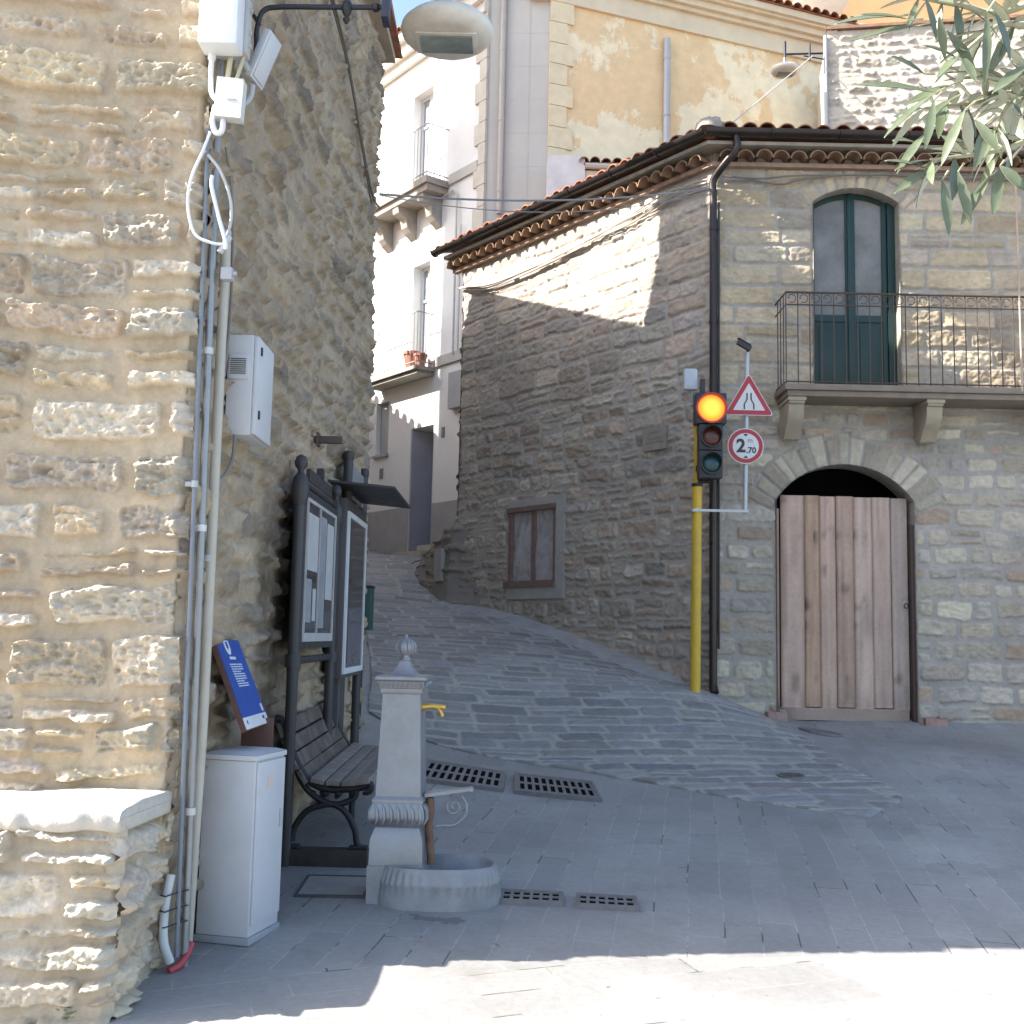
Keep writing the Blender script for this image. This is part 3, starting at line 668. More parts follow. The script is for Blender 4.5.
# boarded doorway
wood = attr_mat('old_board', .8, 90, .25, .002, .1)
def board(mb_list, x0, x1, z0, z1, y, col, seed, lean=0.):
    nx, nz = 7, 70; us = np.linspace(x0 + .003, x1 - .003, nx); zs = np.linspace(z0, z1, nz); U, Z = np.meshgrid(us, zs)
    grain = fbm(U * 60 + seed, Z * 2.2, seed, 4); kn = fbm(U * 9 + seed * 3, Z * 5, seed + 5, 2)
    h = .002 * grain; h[:, 0] -= .006; h[:, -1] -= .006
    streak = np.clip(vnoise(U * 20 + seed, Z * .9, seed + 3) - .62, 0, 1) * 1.1
    c = np.array(col) * (1 + .26 * grain - 1.2 * np.clip(kn - .42, 0, 1) - .6 * streak)[..., None]
    c = c * (1 - .18 * sstep(1.15, .8, Z))[..., None]
    P = np.stack([U + lean * (Z - z0), y - h, Z], -1)
    V = np.concatenate([P.reshape(-1, 3), (P + np.array([0, .03, 0])).reshape(-1, 3)])
    n0 = nx * nz; F = list(grid_faces(nx, nz)); F += [f[::-1] + n0 for f in grid_faces(nx, nz)]
    i = np.arange(n0).reshape(nz, nx)
    for e in (i[0], i[-1], i[:, 0], i[:, -1]):
        F += [np.array([p, q_, q_ + n0, p + n0]) for p, q_ in zip(e, e[1:])]
    mb_list.append((V, np.array(F), np.concatenate([c.reshape(-1, 3)] * 2)))
B = []; ex = [3.045, 3.315, 3.49, 3.675, 3.875, 4.085, 4.295, 4.482]
cols = [(.54, .385, .305), (.48, .32, .22), (.53, .375, .29), (.48, .335, .25), (.54, .40, .32), (.52, .38, .305), (.44, .35, .295)]
for k in range(7): board(B, ex[k], ex[k + 1], .86 + .02 * (k % 2), 3.25 - .002 * k + .006 * (k % 2), 12.40 + .006 * (k % 3), cols[k], 70 + k)
board(B, 2.978, 3.04, .76, 3.10, 12.43, (.45, .31, .24), 90)
board(B, 3.0, 4.47, .735, .87, 12.385, (.43, .335, .27), 95)
off = 0; VV, FF, CC = [], [], []
for v, f_, c in B: VV.append(v); FF.append(f_ + off); CC.append(c); off += len(v)
gd = PR(mesh_np('boarded_door', np.concatenate(VV), np.concatenate(FF), wood, None, np.concatenate(CC), None)); gd['label'] = 'door of rough vertical boards in the stone arch'
mb = MB(); mb.box((4.484, 12.31, .70), (4.53, 12.39, 2.93), .004); SUB(mb.build('post', mat('dark_brown_wood', (.075, .045, .038), .7, 0, .2, 12, .2), None), gd)
mb = MB(); mb.tube([(4.44 + .022 * math.cos(a), 12.36, 2.02 + .028 * math.sin(a)) for a in np.linspace(0, 6.2, 12)], .006, 6); SUB(mb.build('ring', M_DARK, None), gd)

# french door in the upper opening
GRN = mat('green_paint', (.009, .034, .029), .45, 0, .15, 8, .08)
fd = MB(); yf = 12.44
def frame_rect(m_, x0, x1, z0, z1, w, y, d): 
    m_.box((x0, y, z0), (x0 + w, y + d, z1)); m_.box((x1 - w, y, z0), (x1, y + d, z1)); m_.box((x0 + w, y, z1 - w), (x1 - w, y + d, z1)); m_.box((x0 + w, y, z0), (x1 - w, y + d, z0 + w))
arch = lambda x, o=0: DZ + math.sqrt(max(0, (DR + o) ** 2 - (x - DX) ** 2))
xm = (DX0 + DX1) / 2 - .02
for (x0, x1) in ((DX0 + .0, xm), (xm + .0, DX1 - .09)):
    w = .055
    fd.box((x0 + .004, yf, 4.43), (x0 + w, yf + .05, arch(x0 + .01) + .01)); fd.box((x1 - w, yf, 4.43), (x1 - .004, yf + .05, arch(x1) + .01))
    fd.box((x0 + w, yf + .004, 5.30), (x1 - w, yf + .046, 5.38)); fd.box((x0 + w, yf + .004, 4.43), (x1 - w, yf + .046, 4.52))
    fd.box((x0 + w, yf + .02, 4.52), (x1 - w, yf + .04, 5.30)); fd.box((x0 + w + .05, yf + .008, 4.57), (x1 - w - .05, yf + .024, 5.25), .006)
    pts = [(x, arch(x)) for x in np.linspace(x0 + w, x1 - w, 8)]
    fd.prism([(x, yf + .006, z + .012) for x, z in pts] + [(x, yf + .006, z - .06) for x, z in pts[::-1]], (0, .04, 0))
fd.box((xm - .035, yf - .02, 4.43), (xm + .035, yf + .0, arch(xm) - .01), .006)
fd.prism([(DX1 - .088, yf - .03, 4.43), (DX1 + .01, yf - .03, 4.43), (DX1 + .01, yf - .03, arch(DX1)), (DX1 - .088, yf - .03, arch(DX1 - .088))], (0, .07, 0))
fdo = PR(fd.build('french_door', GRN, None, 30)); fdo['label'] = 'green two leaf glazed balcony door'
gl = MB()
for (x0, x1) in ((DX0 + .055, xm - .055), (xm + .055, DX1 - .145)):
    pts = [(x, arch(x) - .055) for x in np.linspace(x0, x1, 8)]
    gl.prism([(x0, yf + .028, 5.38), (x1, yf + .028, 5.38)] + [(x, yf + .028, z) for x, z in pts[::-1]], (0, .006, 0))
m_, t_, n_, b_ = newmat('window_glass'); v_ = objco(t_)
f_ = noise(t_, v_, 2.3, 5, .65)
t_.links.new(mix(t_, ramp(t_, f_, [(.4, 0), (.7, 1)]), (.15, .145, .13), (.25, .24, .22)), b_.inputs['Base Color']); b_.inputs['Roughness'].default_value = .2; b_.inputs['Specular IOR Level'].default_value = .35
bump(t_, b_, noise(t_, v_, 1.6, 3, .5), .5, .05)
M_GLASS = m_
SUB(gl.build('glass', M_GLASS, None, None), fdo)

# balcony: slab, brackets, railing
bal = thing('balcony', None, None); bal.parent = ch; bal.location = (-PC[0], -PC[1], 0)
mb = MB(); BX0, BX1, BY = 2.955, 6.3, 11.78
mb.box((BX0, BY, 4.335), (BX1, 12.29, 4.405), .012); mb.box((BX0 + .03, BY + .03, 4.27), (BX1, 12.29, 4.334), .012)
mb.build('slab', mat('balcony_stone', (.24, .195, .15), .85, 0, .18, 6, .4, (.2, .17, .14), .4), bal, 40)
def bracket(x):
    mb = MB(); w = .17; pr = [(12.29, 4.27), (11.84, 4.27), (11.84, 4.20), (11.87, 4.19), (11.88, 4.10), (11.93, 4.0), (11.99, 3.95), (12.05, 3.89), (12.10, 3.84), (12.17, 3.83), (12.22, 3.87), (12.29, 3.90)]
    mb.prism([(x - w / 2, y, z) for y, z in pr], (w, 0, 0)); mb.box((x - w / 2 - .015, 11.825, 4.225), (x + w / 2 + .015, 12.285, 4.268), .006)
    return mb.build('bracket', mat('bracket_stone', (.38, .32, .235), .85, 0, .12, 7, .35), bal, 30)
for x in (3.10, 4.62, 6.1): bracket(x)
IRON = mat('brown_iron', (.09, .062, .05), .6, .2, .3, 30, .15)
mb = MB(); zt, zs = 5.435, 5.295
for z, r in ((zt, .013), (zs, .008), (4.43, .008)):
    mb.tube([(BX0 + .02, 12.28, z), (BX0 + .02, BY + .03, z), (BX1, BY + .03, z)], r, 6)
x = BX0 + .02; k = 0
while x < BX1:
    mb.tube([(x, BY + .03, 4.40), (x, BY + .03, zt if k % 1 == 0 else zs)], .0065, 6)
    if k:
        cx_ = x - .066
        mb.tube([(cx_ + .045 * math.cos(a), BY + .03, (zt + zs) / 2 + .045 * math.sin(a)) for a in np.linspace(-2.2, 3.3, 12)] + [(cx_ - .02, BY + .03, (zt + zs) / 2 + .012)], .005, 5)
    x += .132; k += 1
for y in (11.92, 12.05, 12.18): mb.tube([(BX0 + .02, y, 4.40), (BX0 + .02, y, zt)], .0065, 6)
mb.build('railing', IRON, bal, 40)
mb = MB(); mb.tube([(5.545, BY - .0, 4.36), (5.545, BY, 6.72)], .011, 8)
t0 = mb.build('awning_pole', mat('pale_brown_paint', (.48, .35, .27), .5, 0, .15, 3, 0), None)
tag(t0, 'thin pale vertical pole tied to the balcony railing', 'pole')

# boarded window of the street side
def LP(t, z, o=0.): p = PC + dL * t + nL * o; return (p[0], p[1], z)
mb = MB()
def lbox(m_, t0_, t1_, z0, z1, o0, o1): m_.hexa([LP(t0_, z0, o0), LP(t1_, z0, o0), LP(t1_, z0, o1), LP(t0_, z0, o1), LP(t0_, z1, o0), LP(t1_, z1, o0), LP(t1_, z1, o1), LP(t0_, z1, o1)])
lbox(mb, 2.50, 2.665, 2.09, 3.45, -.06, .045); lbox(mb, 2.665, 3.68, 3.33, 3.45, -.06, .045); lbox(mb, 2.665, 3.68, 2.09, 2.275, -.06, .045); lbox(mb, 3.66, 3.72, 2.09, 3.45, -.1, .02)
PR(mb.build('window_surround', M_CEM, None, None))
mb = MB(); RW = mat('reddish_wood', (.21, .135, .108), .75, 0, .25, 14, .3)
lbox(mb, 2.665, 2.725, 2.33, 3.28, -.04, .035); lbox(mb, 3.60, 3.67, 2.33, 3.28, -.04, .035); lbox(mb, 2.66, 3.70, 3.28, 3.345, -.04, .06); lbox(mb, 2.66, 3.72, 2.25, 2.335, -.04, .075); lbox(mb, 3.12, 3.19, 2.335, 3.28, -.03, .02)
wf = PR(mb.build('window', RW, None, None)); wf['label'] = 'wooden window frame covered with grey plastic sheeting'
us = np.linspace(2.70, 3.65, 60); zs_ = np.linspace(2.31, 3.30, 60); U, Z = np.meshgrid(us, zs_)
wr = .02 * fbm(U * 9 + Z * 3, Z * 3, 71, 4) + .008 * np.abs(fbm(U * 5 - Z * 4, Z * 5 + U * 2, 72, 3))
P = np.stack([PC[0] + dL[0] * U + nL[0] * (wr - .012), PC[1] + dL[1] * U + nL[1] * (wr - .012), Z], -1)
pm = mat('plastic_sheet', (.38, .365, .365), .28, 0, .12, 4, .1, (.5, .48, .48), .5, .6)
SUB(mesh_np('plastic_sheet', P.reshape(-1, 3), grid_faces(60, 60, None, True), pm, None, None, 180), wf)
mb = MB(); lbox(mb, .69, 1.08, 3.835, 4.115, -.02, .05)
pq = PR(mb.build('plaque', mat('plaque_stone', (.30, .265, .225), .85, 0, .15, 9, .4), None, None))
mb = MB()
for z, a, b_ in ((4.05, .8, .95), (3.975, .78, 1.0), (3.93, .75, 1.02)):
    t = a
    while t < b_: lbox(mb, t, t + .018, z - .016, z + .01, .048, .052); t += .032
SUB(mb.build('worn_inscription', mat('inscription', (.2, .17, .145)), None, None), pq)
# cable bundle looping along under the eaves of the street side
cb = thing('cable_bundle', 'bundle of pale cables sagging under the eaves along the street side wall', 'cable', LP(0, 6.9, .05))
rg = random.Random(9)
CBM = mat('pale_cable', (.42, .38, .33), .6, 0, .15, 10, 0)
for k in range(5):
    pts = []
    for t, z in ((4.95, 6.86), (4.2, 6.72), (3.3, 6.73), (2.6, 6.76), (1.9, 6.84), (1.3, 6.92), (.8, 6.99), (.35, 7.02), (.05, 6.98)):
        pts.append(LP(t, z - .03 * k * (.4 + .6 * (t < 1.6)) + rg.uniform(-.02, .02) - .05, .055 + .012 * (k % 3)))
    mb = MB(); mb.tube(spline(pts, 5), .009, 6)
    o = mb.build('cable', CBM, cb, 60); o.location = -Vector(LP(0, 6.9, .05))
fc = MB(); fc.tube(spline([(2.35, 12.22, 6.86), (2.7, 12.24, 6.90), (3.05, 12.24, 6.86), (3.3, 12.24, 6.93), (4.0, 12.24, 7.0), (5.2, 12.24, 6.98), (6.3, 12.24, 6.99)], 6), .012, 6)
fc.tube(spline([(2.35, 12.21, 6.93), (2.8, 12.23, 6.92), (3.3, 12.23, 6.97), (4.6, 12.23, 7.01), (6.3, 12.23, 7.02)], 6), .01, 6)
tag(fc.build('wall_cable', mat('grey_cable', (.20, .18, .16), .7), None, 60), 'grey cables running above the green balcony door under the eaves', 'cable')

# low sloping stone buttress at the far end of the corner house
bt = thing('buttress', 'low sloping rubble buttress with pale meter door at the corner house far end', 'wall', (FAR[0], FAR[1], 0))
us = np.linspace(-.6, 1.95, 140); vs = np.linspace(0, 1, 70); U, T = np.meshgrid(us, vs); dB = np.array([-.41, .912]); nB = np.array([-dB[1], dB[0]])
topz = 3.38 - .25 * np.maximum(U, 0) - .13 * U ** 2
gzz = gz(FAR[0] + dB[0] * U + nB[0] * .1, FAR[1] + dB[1] * U + nB[1] * .1) - .1
Zb = gzz + np.maximum(topz - gzz, .02) * T
hb, cbb = stone_field(U, Zb, 58, rows=(.1, .2), lens=(.14, .36), mort=.012, edge=.02, warp=.03, relief=.05, rough=.03, tilt=.015, split=.3, cover=.02, rnd=.5, jit=.3, vlim=(1, 4),
                      pal=((.29, .25, .2), (.27, .235, .2), (.31, .265, .21)), mcol=(.28, .255, .225))
depth = hb + .05 + .12 * (1 - T) - .22 * sstep(.86, 1, T) - .2 * sstep(1.7, 1.95, U) - .5 * np.maximum(-U, 0)
Pb = np.stack([dB[0] * U + nB[0] * depth, dB[1] * U + nB[1] * depth, Zb], -1)
mesh_np('rubble', Pb.reshape(-1, 3), grid_faces(140, 70, None, True), M_RIGHT, bt, cbb.reshape(-1, 3), 180)
mb = MB(); mb.hexa([(*(dB * u_ + nB * w_), z_) for z_ in (1.9, 2.65) for u_, w_ in ((0, -.25), (1.6, -.25), (1.6, -.1), (0, -.1))]); mb.build('core', mat('rubble_core', (.27, .24, .2)), bt, None)
mb = MB(); q0 = .20
mb.hexa([(*(dB * u_ + nB * w_), z_) for z_ in (2.38, 2.86) for u_, w_ in ((q0, .05), (q0 + .3, .05), (q0 + .3, .17), (q0, .17))]); mb.build('meter_door', mat('grey_door', (.36, .35, .345), .6, 0, .06, 4, 0), bt, None)

# ------------------------------------------------------------------ white / yellow house behind
WQ = np.array([-1.713, 20.0]); aw = R(38); dW = np.array([-math.sin(aw), math.cos(aw)]); nW = np.array([-dW[1], dW[0]])
wh_q = [ (WQ + dW * 0) ]
wh = thing('white_house', 'large white plastered house with two balconies and a peeling yellow side wall', 'house', (WQ[0], WQ[1], 0))
WHM = mat('white_plaster', (.73, .715, .685), .9, 0, .035, 2.5, .15, (.58, .57, .55), .25)
def WP(u, z, o=0.): p = dW * u + nW * o; return (p[0], p[1], z)
def wbox(m_, u0, u1, z0, z1, o0, o1): m_.hexa([WP(u0, z0, o1), WP(u1, z0, o1), WP(u1, z0, o0), WP(u0, z0, o0), WP(u0, z1, o1), WP(u1, z1, o1), WP(u1, z1, o0), WP(u0, z1, o0)])
OPEN = [(-.10, .60, 10.02, 12.0), (-.16, .42, 6.5, 8.53), (-.43, .33, 3.05, 5.38), (1.14, 1.6, 5.02, 6.06)]
U0, U1, ZB, ZT = -1.81, 6.0, 1.0, 12.66
uc = sorted({U0, U1} | {o for q in OPEN for o in q[:2]}); zc = sorted({ZB, 3.93, ZT} | {o for q in OPEN for o in q[2:]})
mb = MB(); dd = MB()
for ua, ub in zip(uc, uc[1:]):
    for za, zb in zip(zc, zc[1:]):
        um, zm = (ua + ub) / 2, (za + zb) / 2
        if any(q[0] < um < q[1] and q[2] < zm < q[3] for q in OPEN): continue
        (dd if zm < 3.93 else mb).quad([WP(ua, za), WP(ua, zb), WP(ub, zb), WP(ub, za)])
for (a, b_, z0, z1) in OPEN:
    for p, q in (((a, z0), (a, z1)), ((a, z1), (b_, z1)), ((b_, z1), (b_, z0)), ((b_, z0), (a, z0))):
        mb.quad([WP(p[0], p[1]), WP(q[0], q[1]), WP(q[0], q[1], -.3 - .2 * (z0 < 4)), WP(p[0], p[1], -.3 - .2 * (z0 < 4))])
mb.build('wall', WHM, wh, None)
dd.build('dado', mat('dado_cement', (.37, .355, .335), .9, 0, .12, 3, .3, (.30, .285, .27), .5), wh, None)
mb = MB(); wbox(mb, U0, U1, 12.67, 12.86, -.2, .10); wbox(mb, U0, U1, 12.86, 13.1, -.2, .2); wbox(mb, U0, U1, 13.1, 13.26, -.2, .32)
mb.build('cornice', mat('cornice_plaster', (.66, .63, .57), .9, 0, .08, 4, .15), wh, None)
mb = MB()
u_ = U0
while u_ < U1:
    p = dW * u_; half_tile(mb, p, nW, dW, 13.275, -1.6, .38, .08, .09, -.27, 7); u_ += .19
wbox(mb, U0, U1, 13.262, 13.275, -1.6, .34)
mb.build('roof_tile', M_TILE, wh, 50)
BANDM = mat('band_plaster', (.48, .45, .41), .9, 0, .1, 4, .15)
mb = MB(); wbox(mb, -1.62, -.75, 9.78, 9.97, 0, .05); mb.build('string_course', BANDM, wh, None)
mb = MB(); wbox(mb, -1.62, -.44, 6.42, 6.6, 0, .05); mb.build('string_course', BANDM, wh, None)
def quoins(m_, f, z0, z1, w0=.30, w1=.17, hq=.39):
    z = z0; k = 0
    while z < z1: f(m_, (w0, w1)[k % 2], z + .012, z + hq); z += hq; k += 1
QM = mat('quoin_stone', (.54, .50, .42), .9, 0, .1, 5, .2); QY = mat('quoin_yellow', (.74, .63, .42), .9, 0, .1, 5, .2)
mb = MB(); quoins(mb, lambda m_, w, a, b_: wbox(m_, U0 - .03, U0 + w, a, b_, 0, .045), 4, 12.6); mb.build('quoin', QM, wh, None)
# windows and doors of the white front
WG = mat('window_dim', (.32, .34, .36), .25, 0, .15, 3, 0)
WFR = mat('window_white', (.62, .63, .64), .6, 0, .05, 4, 0)
for (a, b_, z0, z1) in (OPEN[0], OPEN[1]):
    f_ = MB(); w = .055
    for x0, x1 in ((a, (a + b_) / 2), ((a + b_) / 2, b_)):
        wbox(f_, x0 + .004, x0 + w, z0, z1, -.24, -.18); wbox(f_, x1 - w, x1 - .004, z0, z1, -.24, -.18)
        wbox(f_, x0 + w, x1 - w, z1 - w, z1 - .003, -.238, -.182); wbox(f_, x0 + w, x1 - w, z0, z0 + .35, -.238, -.182); wbox(f_, x0 + w, x1 - w, z0 + 1.35, z0 + 1.4, -.236, -.19)
    fo = f_.build('window', WFR, wh, None)
    g_ = MB(); wbox(g_, a + .03, b_ - .03, z0 + .3, z1 - .05, -.225, -.215); g_.build('pane', WG, fo, None)
mb = MB(); wbox(mb, .29, .325, 3.06, 5.37, -.47, -.01); wbox(mb, .1, .285, 3.06, 5.37, -.49, -.45); d_ = mb.build('door', mat('grey_blue_door', (.34, .35, .40), .6, 0, .08, 3, 0), wh, None)
mb = MB()
wbox(mb, -.425, .095, 3.06, 5.37, -.495, -.47)
for k in range(18): wbox(mb, -.422, .09, 3.1 + k * .125, 3.2 + k * .125, -.47, -.45)
mb.build('shutter', mat('brown_shutter', (.19, .165, .145), .8, 0, .15, 9, .1), wh, None)
mb = MB(); wbox(mb, 1.16, 1.58, 5.04, 6.05, -.16, -.10); wbox(mb, 1.1, 1.64, 4.97, 5.02, 0, .06); mb.build('window', mat('shutter_grey', (.36, .37, .375), .7, 0, .08, 5, 0), wh, None)
mb = MB(); wbox(mb, -.60, .46, 2.75, 3.03, .0, .34); wbox(mb, -.43, .33, 3.03, 3.059, -.49, .30); wbox(mb, -.43, .1, 3.06, 3.2, -.44, -.05); mb.build('doorstep', mat('step_stone', (.47, .42, .34), .85, 0, .1, 5, .3), wh, None)
mb = MB(); wbox(mb, 1.28, 1.39, 4.55, 4.75, 0, .02); mb.build('vent', mat('vent_grey', (.2, .19, .18)), wh, None)
mb = MB(); wbox(mb, -.78, -.70, 5.1, 5.28, 0, .02); mb.build('vent', mat('vent_grey', (.2, .19, .18)), wh, None)
mb = MB(); wbox(mb, -1.43, -1.02, 5.55, 6.2, .02, .12); mb.build('meter_cabinet', mat('meter_grey', (.32, .325, .33), .5, 0, .08, 4, 0), wh, None)
mb = MB(); mb.tube([WP(-1.05, 6.55, .06), WP(-1.05, 9.5, .06), WP(-.93, 9.62, .06), WP(-.6, 9.6, .06)], .022, 6); mb.tube([WP(-1.2, 6.6, .06), WP(-1.2, 8.9, .06)], .016, 6); mb.build('conduit', mat('conduit_beige', (.5, .47, .43), .6), wh, None)
def wbal(u0, u1, z, dp, thick, brackets):
    b0 = thing('balcony', None, None); b0.parent = wh
    m_ = MB(); wbox(m_, u0, u1, z - thick * .5, z, .005, dp); wbox(m_, u0 + .05, u1 - .05, z - thick, z - thick * .5 - .003, .005, dp - .06); m_.build('slab', mat('balcony_cement', (.34, .31, .27), .9, 0, .2, 4, .3, (.22, .2, .18), .4), b0, None)
    for ub in brackets:
        m_ = MB(); pr = [(.005, z - thick), (dp * .85, z - thick), (dp * .8, z - thick - .12), (dp * .5, z - thick - .2), (dp * .42, z - thick - .36), (.14, z - thick - .45), (.005, z - thick - .56)]
        m_.prism([WP(ub, z_, o_) for o_, z_ in pr], (dW[0] * .2, dW[1] * .2, 0)); m_.build('bracket', mat('balcony_cement', ()), b0, None)
    m_ = MB(); zr = z + 1.0
    for zz in (zr, z + .08): m_.tube([WP(u0 + .03, zz, .02), WP(u0 + .03, zz, dp - .03), WP(u1 - .03, zz, dp - .03), WP(u1 - .03, zz, .02)], .012, 5)
    u = u0 + .03
    while u < u1: m_.tube([WP(u, z, dp - .03), WP(u, zr, dp - .03)], .007, 5); u += .11
    for o_ in np.arange(.1, dp - .05, .11):
        for ue in (u0 + .03, u1 - .03): m_.tube([WP(ue, z, o_), WP(ue, zr, o_)], .007, 5)
    m_.build('railing', mat('balcony_iron', (.3, .29, .28), .6, .2), b0, 40)
wbal(-.72, 1.9, 9.86, .52, .24, (-.5, .35, 1.2))
wbal(-.42, 1.5, 6.42, .42, .13, ())
POT = mat('pot_clay', (.42, .16, .10), .8, 0, .15, 10, .1)
for (u, s_, lab) in ((.02, 1.15, 'large terracotta pot on the lower white balcony'), (-.26, .85, 'smaller dark terracotta pot at the end of the lower white balcony')):
    p = WQ + dW * u + nW * .22
    pt = thing('flower_pot', lab, 'flower pot', (p[0], p[1], 6.42), 0, 'pots on the lower white balcony')
    m_ = MB(); m_.lathe([(0, 0), (.10 * s_, 0), (.14 * s_, .24 * s_), (.155 * s_, .24 * s_), (.155 * s_, .29 * s_), (.13 * s_, .29 * s_), (.12 * s_, .25 * s_), (0, .25 * s_)], n=16); m_.build('pot', POT, pt, 40)
# cement corner face with pipe, yellow face with quoins, cornice, pipe
E1 = WQ + dW * U0; E0 = np.array([.517, 18.5]); by = R(20); dY = np.array([math.cos(by), math.sin(by)]); nY = np.array([dY[1], -dY[0]])
def rel(p): return np.array(p) - WQ
m_ = MB(); e0, e1 = rel(E0), rel(E1); dc = (e0 - e1) / np.linalg.norm(e0 - e1); nc = np.array([dc[1], -dc[0]]); Lc_ = np.linalg.norm(e0 - e1)
m_.quad([(*e1, 1), (*e0, 1), (*e0, 14.2), (*e1, 14.2)])
m_.build('corner_face', mat('corner_cement', (.52, .50, .45), .9, 0, .07, 1.2, .25, (.44, .43, .40), .5), wh, None)
m_ = MB()
for z in np.arange(4.2, 14, .62):
    p, q = e1 + nc * .002 + dc * .34, e0 + nc * .002 - dc * .04
    m_.box((0, 0, 0), (np.linalg.norm(q - p), .004, .012), 0, Matrix.Translation((*p, z)) @ Matrix.Rotation(math.atan2(dc[1], dc[0]), 4, 'Z'))
for w in (.34, .75): 
    p = e1 + dc * w + nc * .002; m_.box((-.006, -.003, 3), (.006, .003, 14), 0, Matrix.Translation((*p, 0)))
m_.build('joint_line', mat('joint_dim', (.47, .45, .41)), wh, None)
m_ = MB(); p = e1 + dc * .27 + nc * .07; m_.tube([(*p, 8.9), (*p, 13.9)], .05, 10)
for z in (9.3, 10.6, 11.9, 13.2): m_.tube([(*p, z), (*p, z + .05)], .058, 10)
m_.build('drainpipe', mat('pipe_beige', (.46, .42, .37), .6, 0, .08, 6, 0), wh, 40)
def YP(s, z, o=0.): q = e0 + dY * s + nY * o; return (q[0], q[1], z)
def ybox(m_, s0, s1, z0, z1, o0, o1): m_.hexa([YP(s0, z0, o1), YP(s1, z0, o1), YP(s1, z0, o0), YP(s0, z0, o0), YP(s0, z1, o1), YP(s1, z1, o1), YP(s1, z1, o0), YP(s0, z1, o0)])
mm, t, n, b = newmat('peeling_yellow'); v = objco(t)
sp = nd(t, 'ShaderNodeMapping'); sp.inputs['Scale'].default_value = (1, 1, .8); t.links.new(v, sp.inputs[0])
f1 = noise(t, sp.outputs[0], .75, 8, .68); f2 = noise(t, v, 5, 5, .6)
sx = nd(t, 'ShaderNodeSeparateXYZ'); t.links.new(v, sx.inputs[0])
zz = nd(t, 'ShaderNodeMapRange'); t.links.new(sx.outputs[2], zz.inputs[0]); zz.inputs[1].default_value = 9.5; zz.inputs[2].default_value = 13.2; zz.inputs[3].default_value = -.09; zz.inputs[4].default_value = .07
xx = nd(t, 'ShaderNodeMapRange'); t.links.new(sx.outputs[0], xx.inputs[0]); xx.inputs[1].default_value = 4.0; xx.inputs[2].default_value = 8.0; xx.inputs[3].default_value = 0; xx.inputs[4].default_value = -.09
ad = nd(t, 'ShaderNodeMath', operation='ADD'); t.links.new(f1, ad.inputs[0]); t.links.new(zz.outputs[0], ad.inputs[1])
ad2 = nd(t, 'ShaderNodeMath', operation='ADD'); t.links.new(ad.outputs[0], ad2.inputs[0]); t.links.new(xx.outputs[0], ad2.inputs[1])
pk = ramp(t, ad2.outputs[0], [(.475, 0), (.50, 1)])
c = mix(t, pk, (.87, .755, .52), (.79, .58, .33)); c = mix(t, 1., c, ramp(t, f2, [(.25, .88), (.75, 1.08)]), 'MULTIPLY')
t.links.new(c, b.inputs['Base Color']); b.inputs['Roughness'].default_value = .9; bump(t, b, pk, .4, .01)
m_ = MB(); m_.quad([YP(0, 1), YP(6.2, 1), YP(6.2, 13.2), YP(0, 13.2)]); m_.build('yellow_wall', mm, wh, None)
m_ = MB(); quoins(m_, lambda q_, w, a, b_: ybox(q_, -.03, w + .06, a, b_, 0, .045), 9.35, 12.7, .36, .24); m_.build('quoin', QY, wh, None)
YC = mat('cornice_yellow', (.70, .60, .43), .9, 0, .07, 3, .2, (.5, .42, .3), .3)
m_ = MB(); 
for (z0, z1, o) in ((12.86, 13.22, .06), (13.22, 13.30, .14), (13.30, 13.42, .22), (13.42, 13.47, .30), (13.47, 13.60, .36)): ybox(m_, -.4, 6.2, z0, z1 - .001, -.1, o)
m_.build('cornice', YC, wh, None)
m_ = MB(); s_ = .05
while s_ < 6.3: half_tile(m_, e0 + dY * s_, nY, dY, 13.615, -1.5, .44, .085, .1, -.25, 7); s_ += .21
ybox(m_, -.4, 6.3, 13.602, 13.615, -1.5, .4); m_.build('roof_tile', M_TILE, wh, 50)
m_ = MB(); m_.tube([YP(2.27, 9, .08), YP(2.27, 12.6, .08)], .065, 10)
for z in (9.9, 11.1, 12.2): m_.tube([YP(2.27, z, .08), YP(2.27, z + .05, .08)], .074, 10)
m_.build('drainpipe', mat('pipe_zinc', (.45, .45, .46), .5, .2, .08, 6, 0), wh, 40)
m_ = MB()
bk = [WP(6, 1), (-1.5, 9, 1), (8, 9, 1), YP(6.2, 1)]
bk = [(p[0], p[1]) for p in bk]
for a, b_ in zip(bk, bk[1:]): m_.quad([(*a, 1), (*b_, 1), (*b_, 13.2), (*a, 13.2)])
m_.bm.faces.new([m_.bm.verts.new((x, y, 13.19)) for x, y in [bk[0], bk[1], bk[2], bk[3], tuple(e0), tuple(e1)]])
m_.build('back_walls', WHM, wh, None)

# little lean-to between the corner house and the yellow wall
ln = thing('lean_to', 'small whitewashed lean-to with a strip of roof tiles below the yellow wall', 'outbuilding', (.5, 17.95, 0))
m_ = MB(); m_.box((-.02, 0, 3), (.62, .55, 9.75)); m_.build('wall', mat('shed_white', (.62, .62, .62), .9, 0, .1, 3, .2, (.4, .39, .38), .5), ln, None)
m_ = MB(); m_.box((.625, .03, 3), (2.3, .9, 9.5)); m_.build('front_wall', mat('shed_cream', (.62, .54, .44), .9, 0, .08, 3, .2), ln, None)
m_ = MB(); m_.tube([(.62, -.02, 9.56), (2.4, -.02, 9.52)], .055, 8); m_.build('gutter', mat('pipe_beige', ()), ln, 40)
m_ = MB(); x = .6
while x < 2.3: half_tile(m_, np.array([x, .05]), np.array([0, -1.]), np.array([1., 0]), 9.63 + rg.uniform(-.01, .01), -.7, .1 + rg.uniform(-.03, .03), .08, .09, -.3, 7); x += .19
